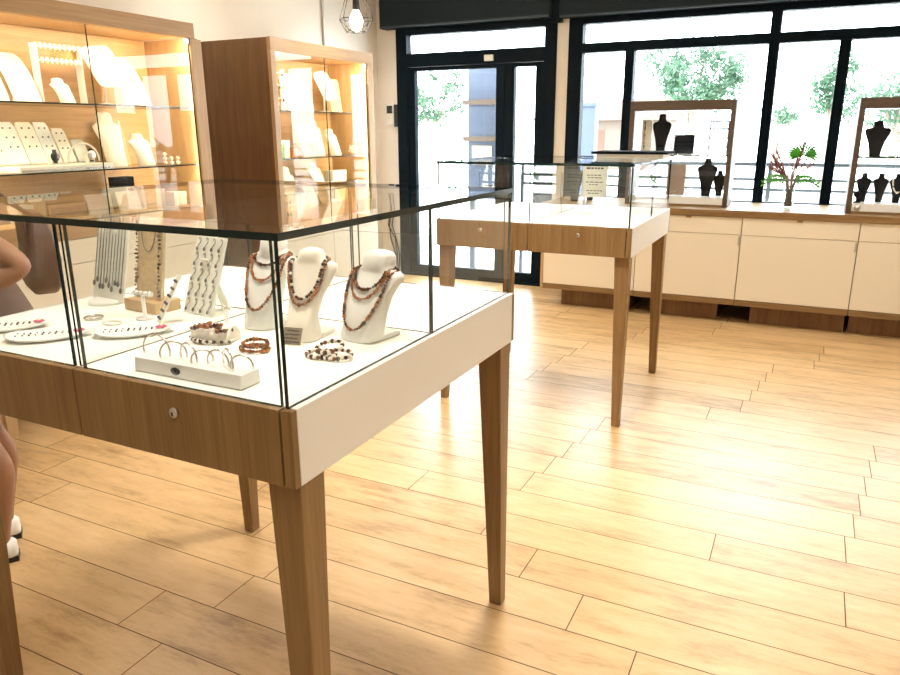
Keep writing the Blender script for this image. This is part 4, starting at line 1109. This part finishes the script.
tree(2.3, 19, [(-.3, 0, 2.4, .7, .5), (.5, 0, 2.6, .6, .5), (.1, .2, 2.0, .9, .35), (1.2, 0, 2.2, .6, .5)], 2.7, 'broad bushy tree outside behind the right display case', 420, .13)
tree(-.15, 18.5, [(0, 0, 2.0, .4, .18), (.3, 0, 1.9, .35, .15)], 2.0, 'low small tree outside above the flower vase', 200, .11)
tree(-9.0, 18, [(-.5, 0, 2.6, .5, .4), (.3, .2, 2.9, .6, .45), (.2, 0, 2.2, .7, .35), (-.4, 0, 2.0, .5, .25)], 2.9, 'airy tree outside seen through the main door pane', 330, .12)
tree(-7.55, 18.5, [(0, 0, 2.4, .35, .45)], 2.7, 'small tree outside beside the blue-grey board', 200, .12)

# ------------------------------------------------------------------ light
w = bpy.data.worlds.new('daylight'); S.world = w; w.use_nodes = True
bg = w.node_tree.nodes['Background']; bg.inputs['Color'].default_value = (.90, .96, 1.0, 1); bg.inputs['Strength'].default_value = 12.5
def light(name, kind, loc, energy, col, rot=None, **kw):
    l = bpy.data.lights.new(name, kind); l.energy = energy; l.color = col
    for k, v in kw.items(): setattr(l, k, v)
    o = bpy.data.objects.new(name, l); COL.objects.link(o); o.location = loc
    if rot: o.rotation_euler = rot
    return o
light('sun', 'SUN', (0, -5, 20), 5.0, (1, .95, .88), (math.radians(38), 0, math.radians(-25)), angle=.01)
for nm, x0, x1, z0, z1 in (('door_portal', -3.05, -1.6, .1, 2.42), ('window_portal', -1.25, 2.0, .9, 2.41)):
    l = light(nm, 'AREA', ((x0+x1)/2, YB+.1, (z0+z1)/2), 1, (1, 1, 1), (-PI/2, 0, 0), shape='RECTANGLE', size=x1-x0, size_y=z1-z0)
    l.data.cycles.is_portal = True
for i, (x, y, e) in enumerate([(-1.7, -.3, 18), (-.5, .45, 48), (.3, -.8, 26), (1.9, .1, 48), (-1.6, 1.9, 18), (-.2, 1.75, 100), (1.8, 2.0, 32), (-1.2, 4.2, 40), (.6, 4.2, 45), (2.2, 4.2, 40), (-.5, -2.4, 25), (1.6, -2.4, 25), (-2.9, 1.8, 18), (-2.9, 3.2, 20), (-2.7, 5.0, 40)]):  # ceiling lamps out of view; left-wall and near-table ones added to brighten them
    light('unseen_downlight', 'AREA', (x, y, ZC-.02), e*.245, (1.0, .92, .80), None, shape='DISK', size=.28, spread=math.radians(110))

# ------------------------------------------------------------------ camera
cam = bpy.data.cameras.new('camera'); co = bpy.data.objects.new('camera', cam); COL.objects.link(co)
r_, u_, f_ = Vector((.8978286, .44032031, -.00467288)), Vector((-.11711386, .24900206, .96139603)), Vector((-.42448575, .86262159, -.27512878))
m3 = Matrix((r_, u_, -f_)).transposed()
co.matrix_world = Matrix.Translation((.746570, -.904679, 1.5)) @ m3.to_4x4()
cam.sensor_width = 36; cam.lens = 722.911592/900*36; cam.clip_start = .02; cam.clip_end = 300
S.camera = co
S.view_settings.view_transform = 'Standard'; S.view_settings.look = 'None'; S.view_settings.gamma = 1; S.view_settings.exposure = 0.18
S.view_settings.use_curve_mapping = False
S.cycles.transparent_max_bounces = 48
S.cycles.max_bounces = 10
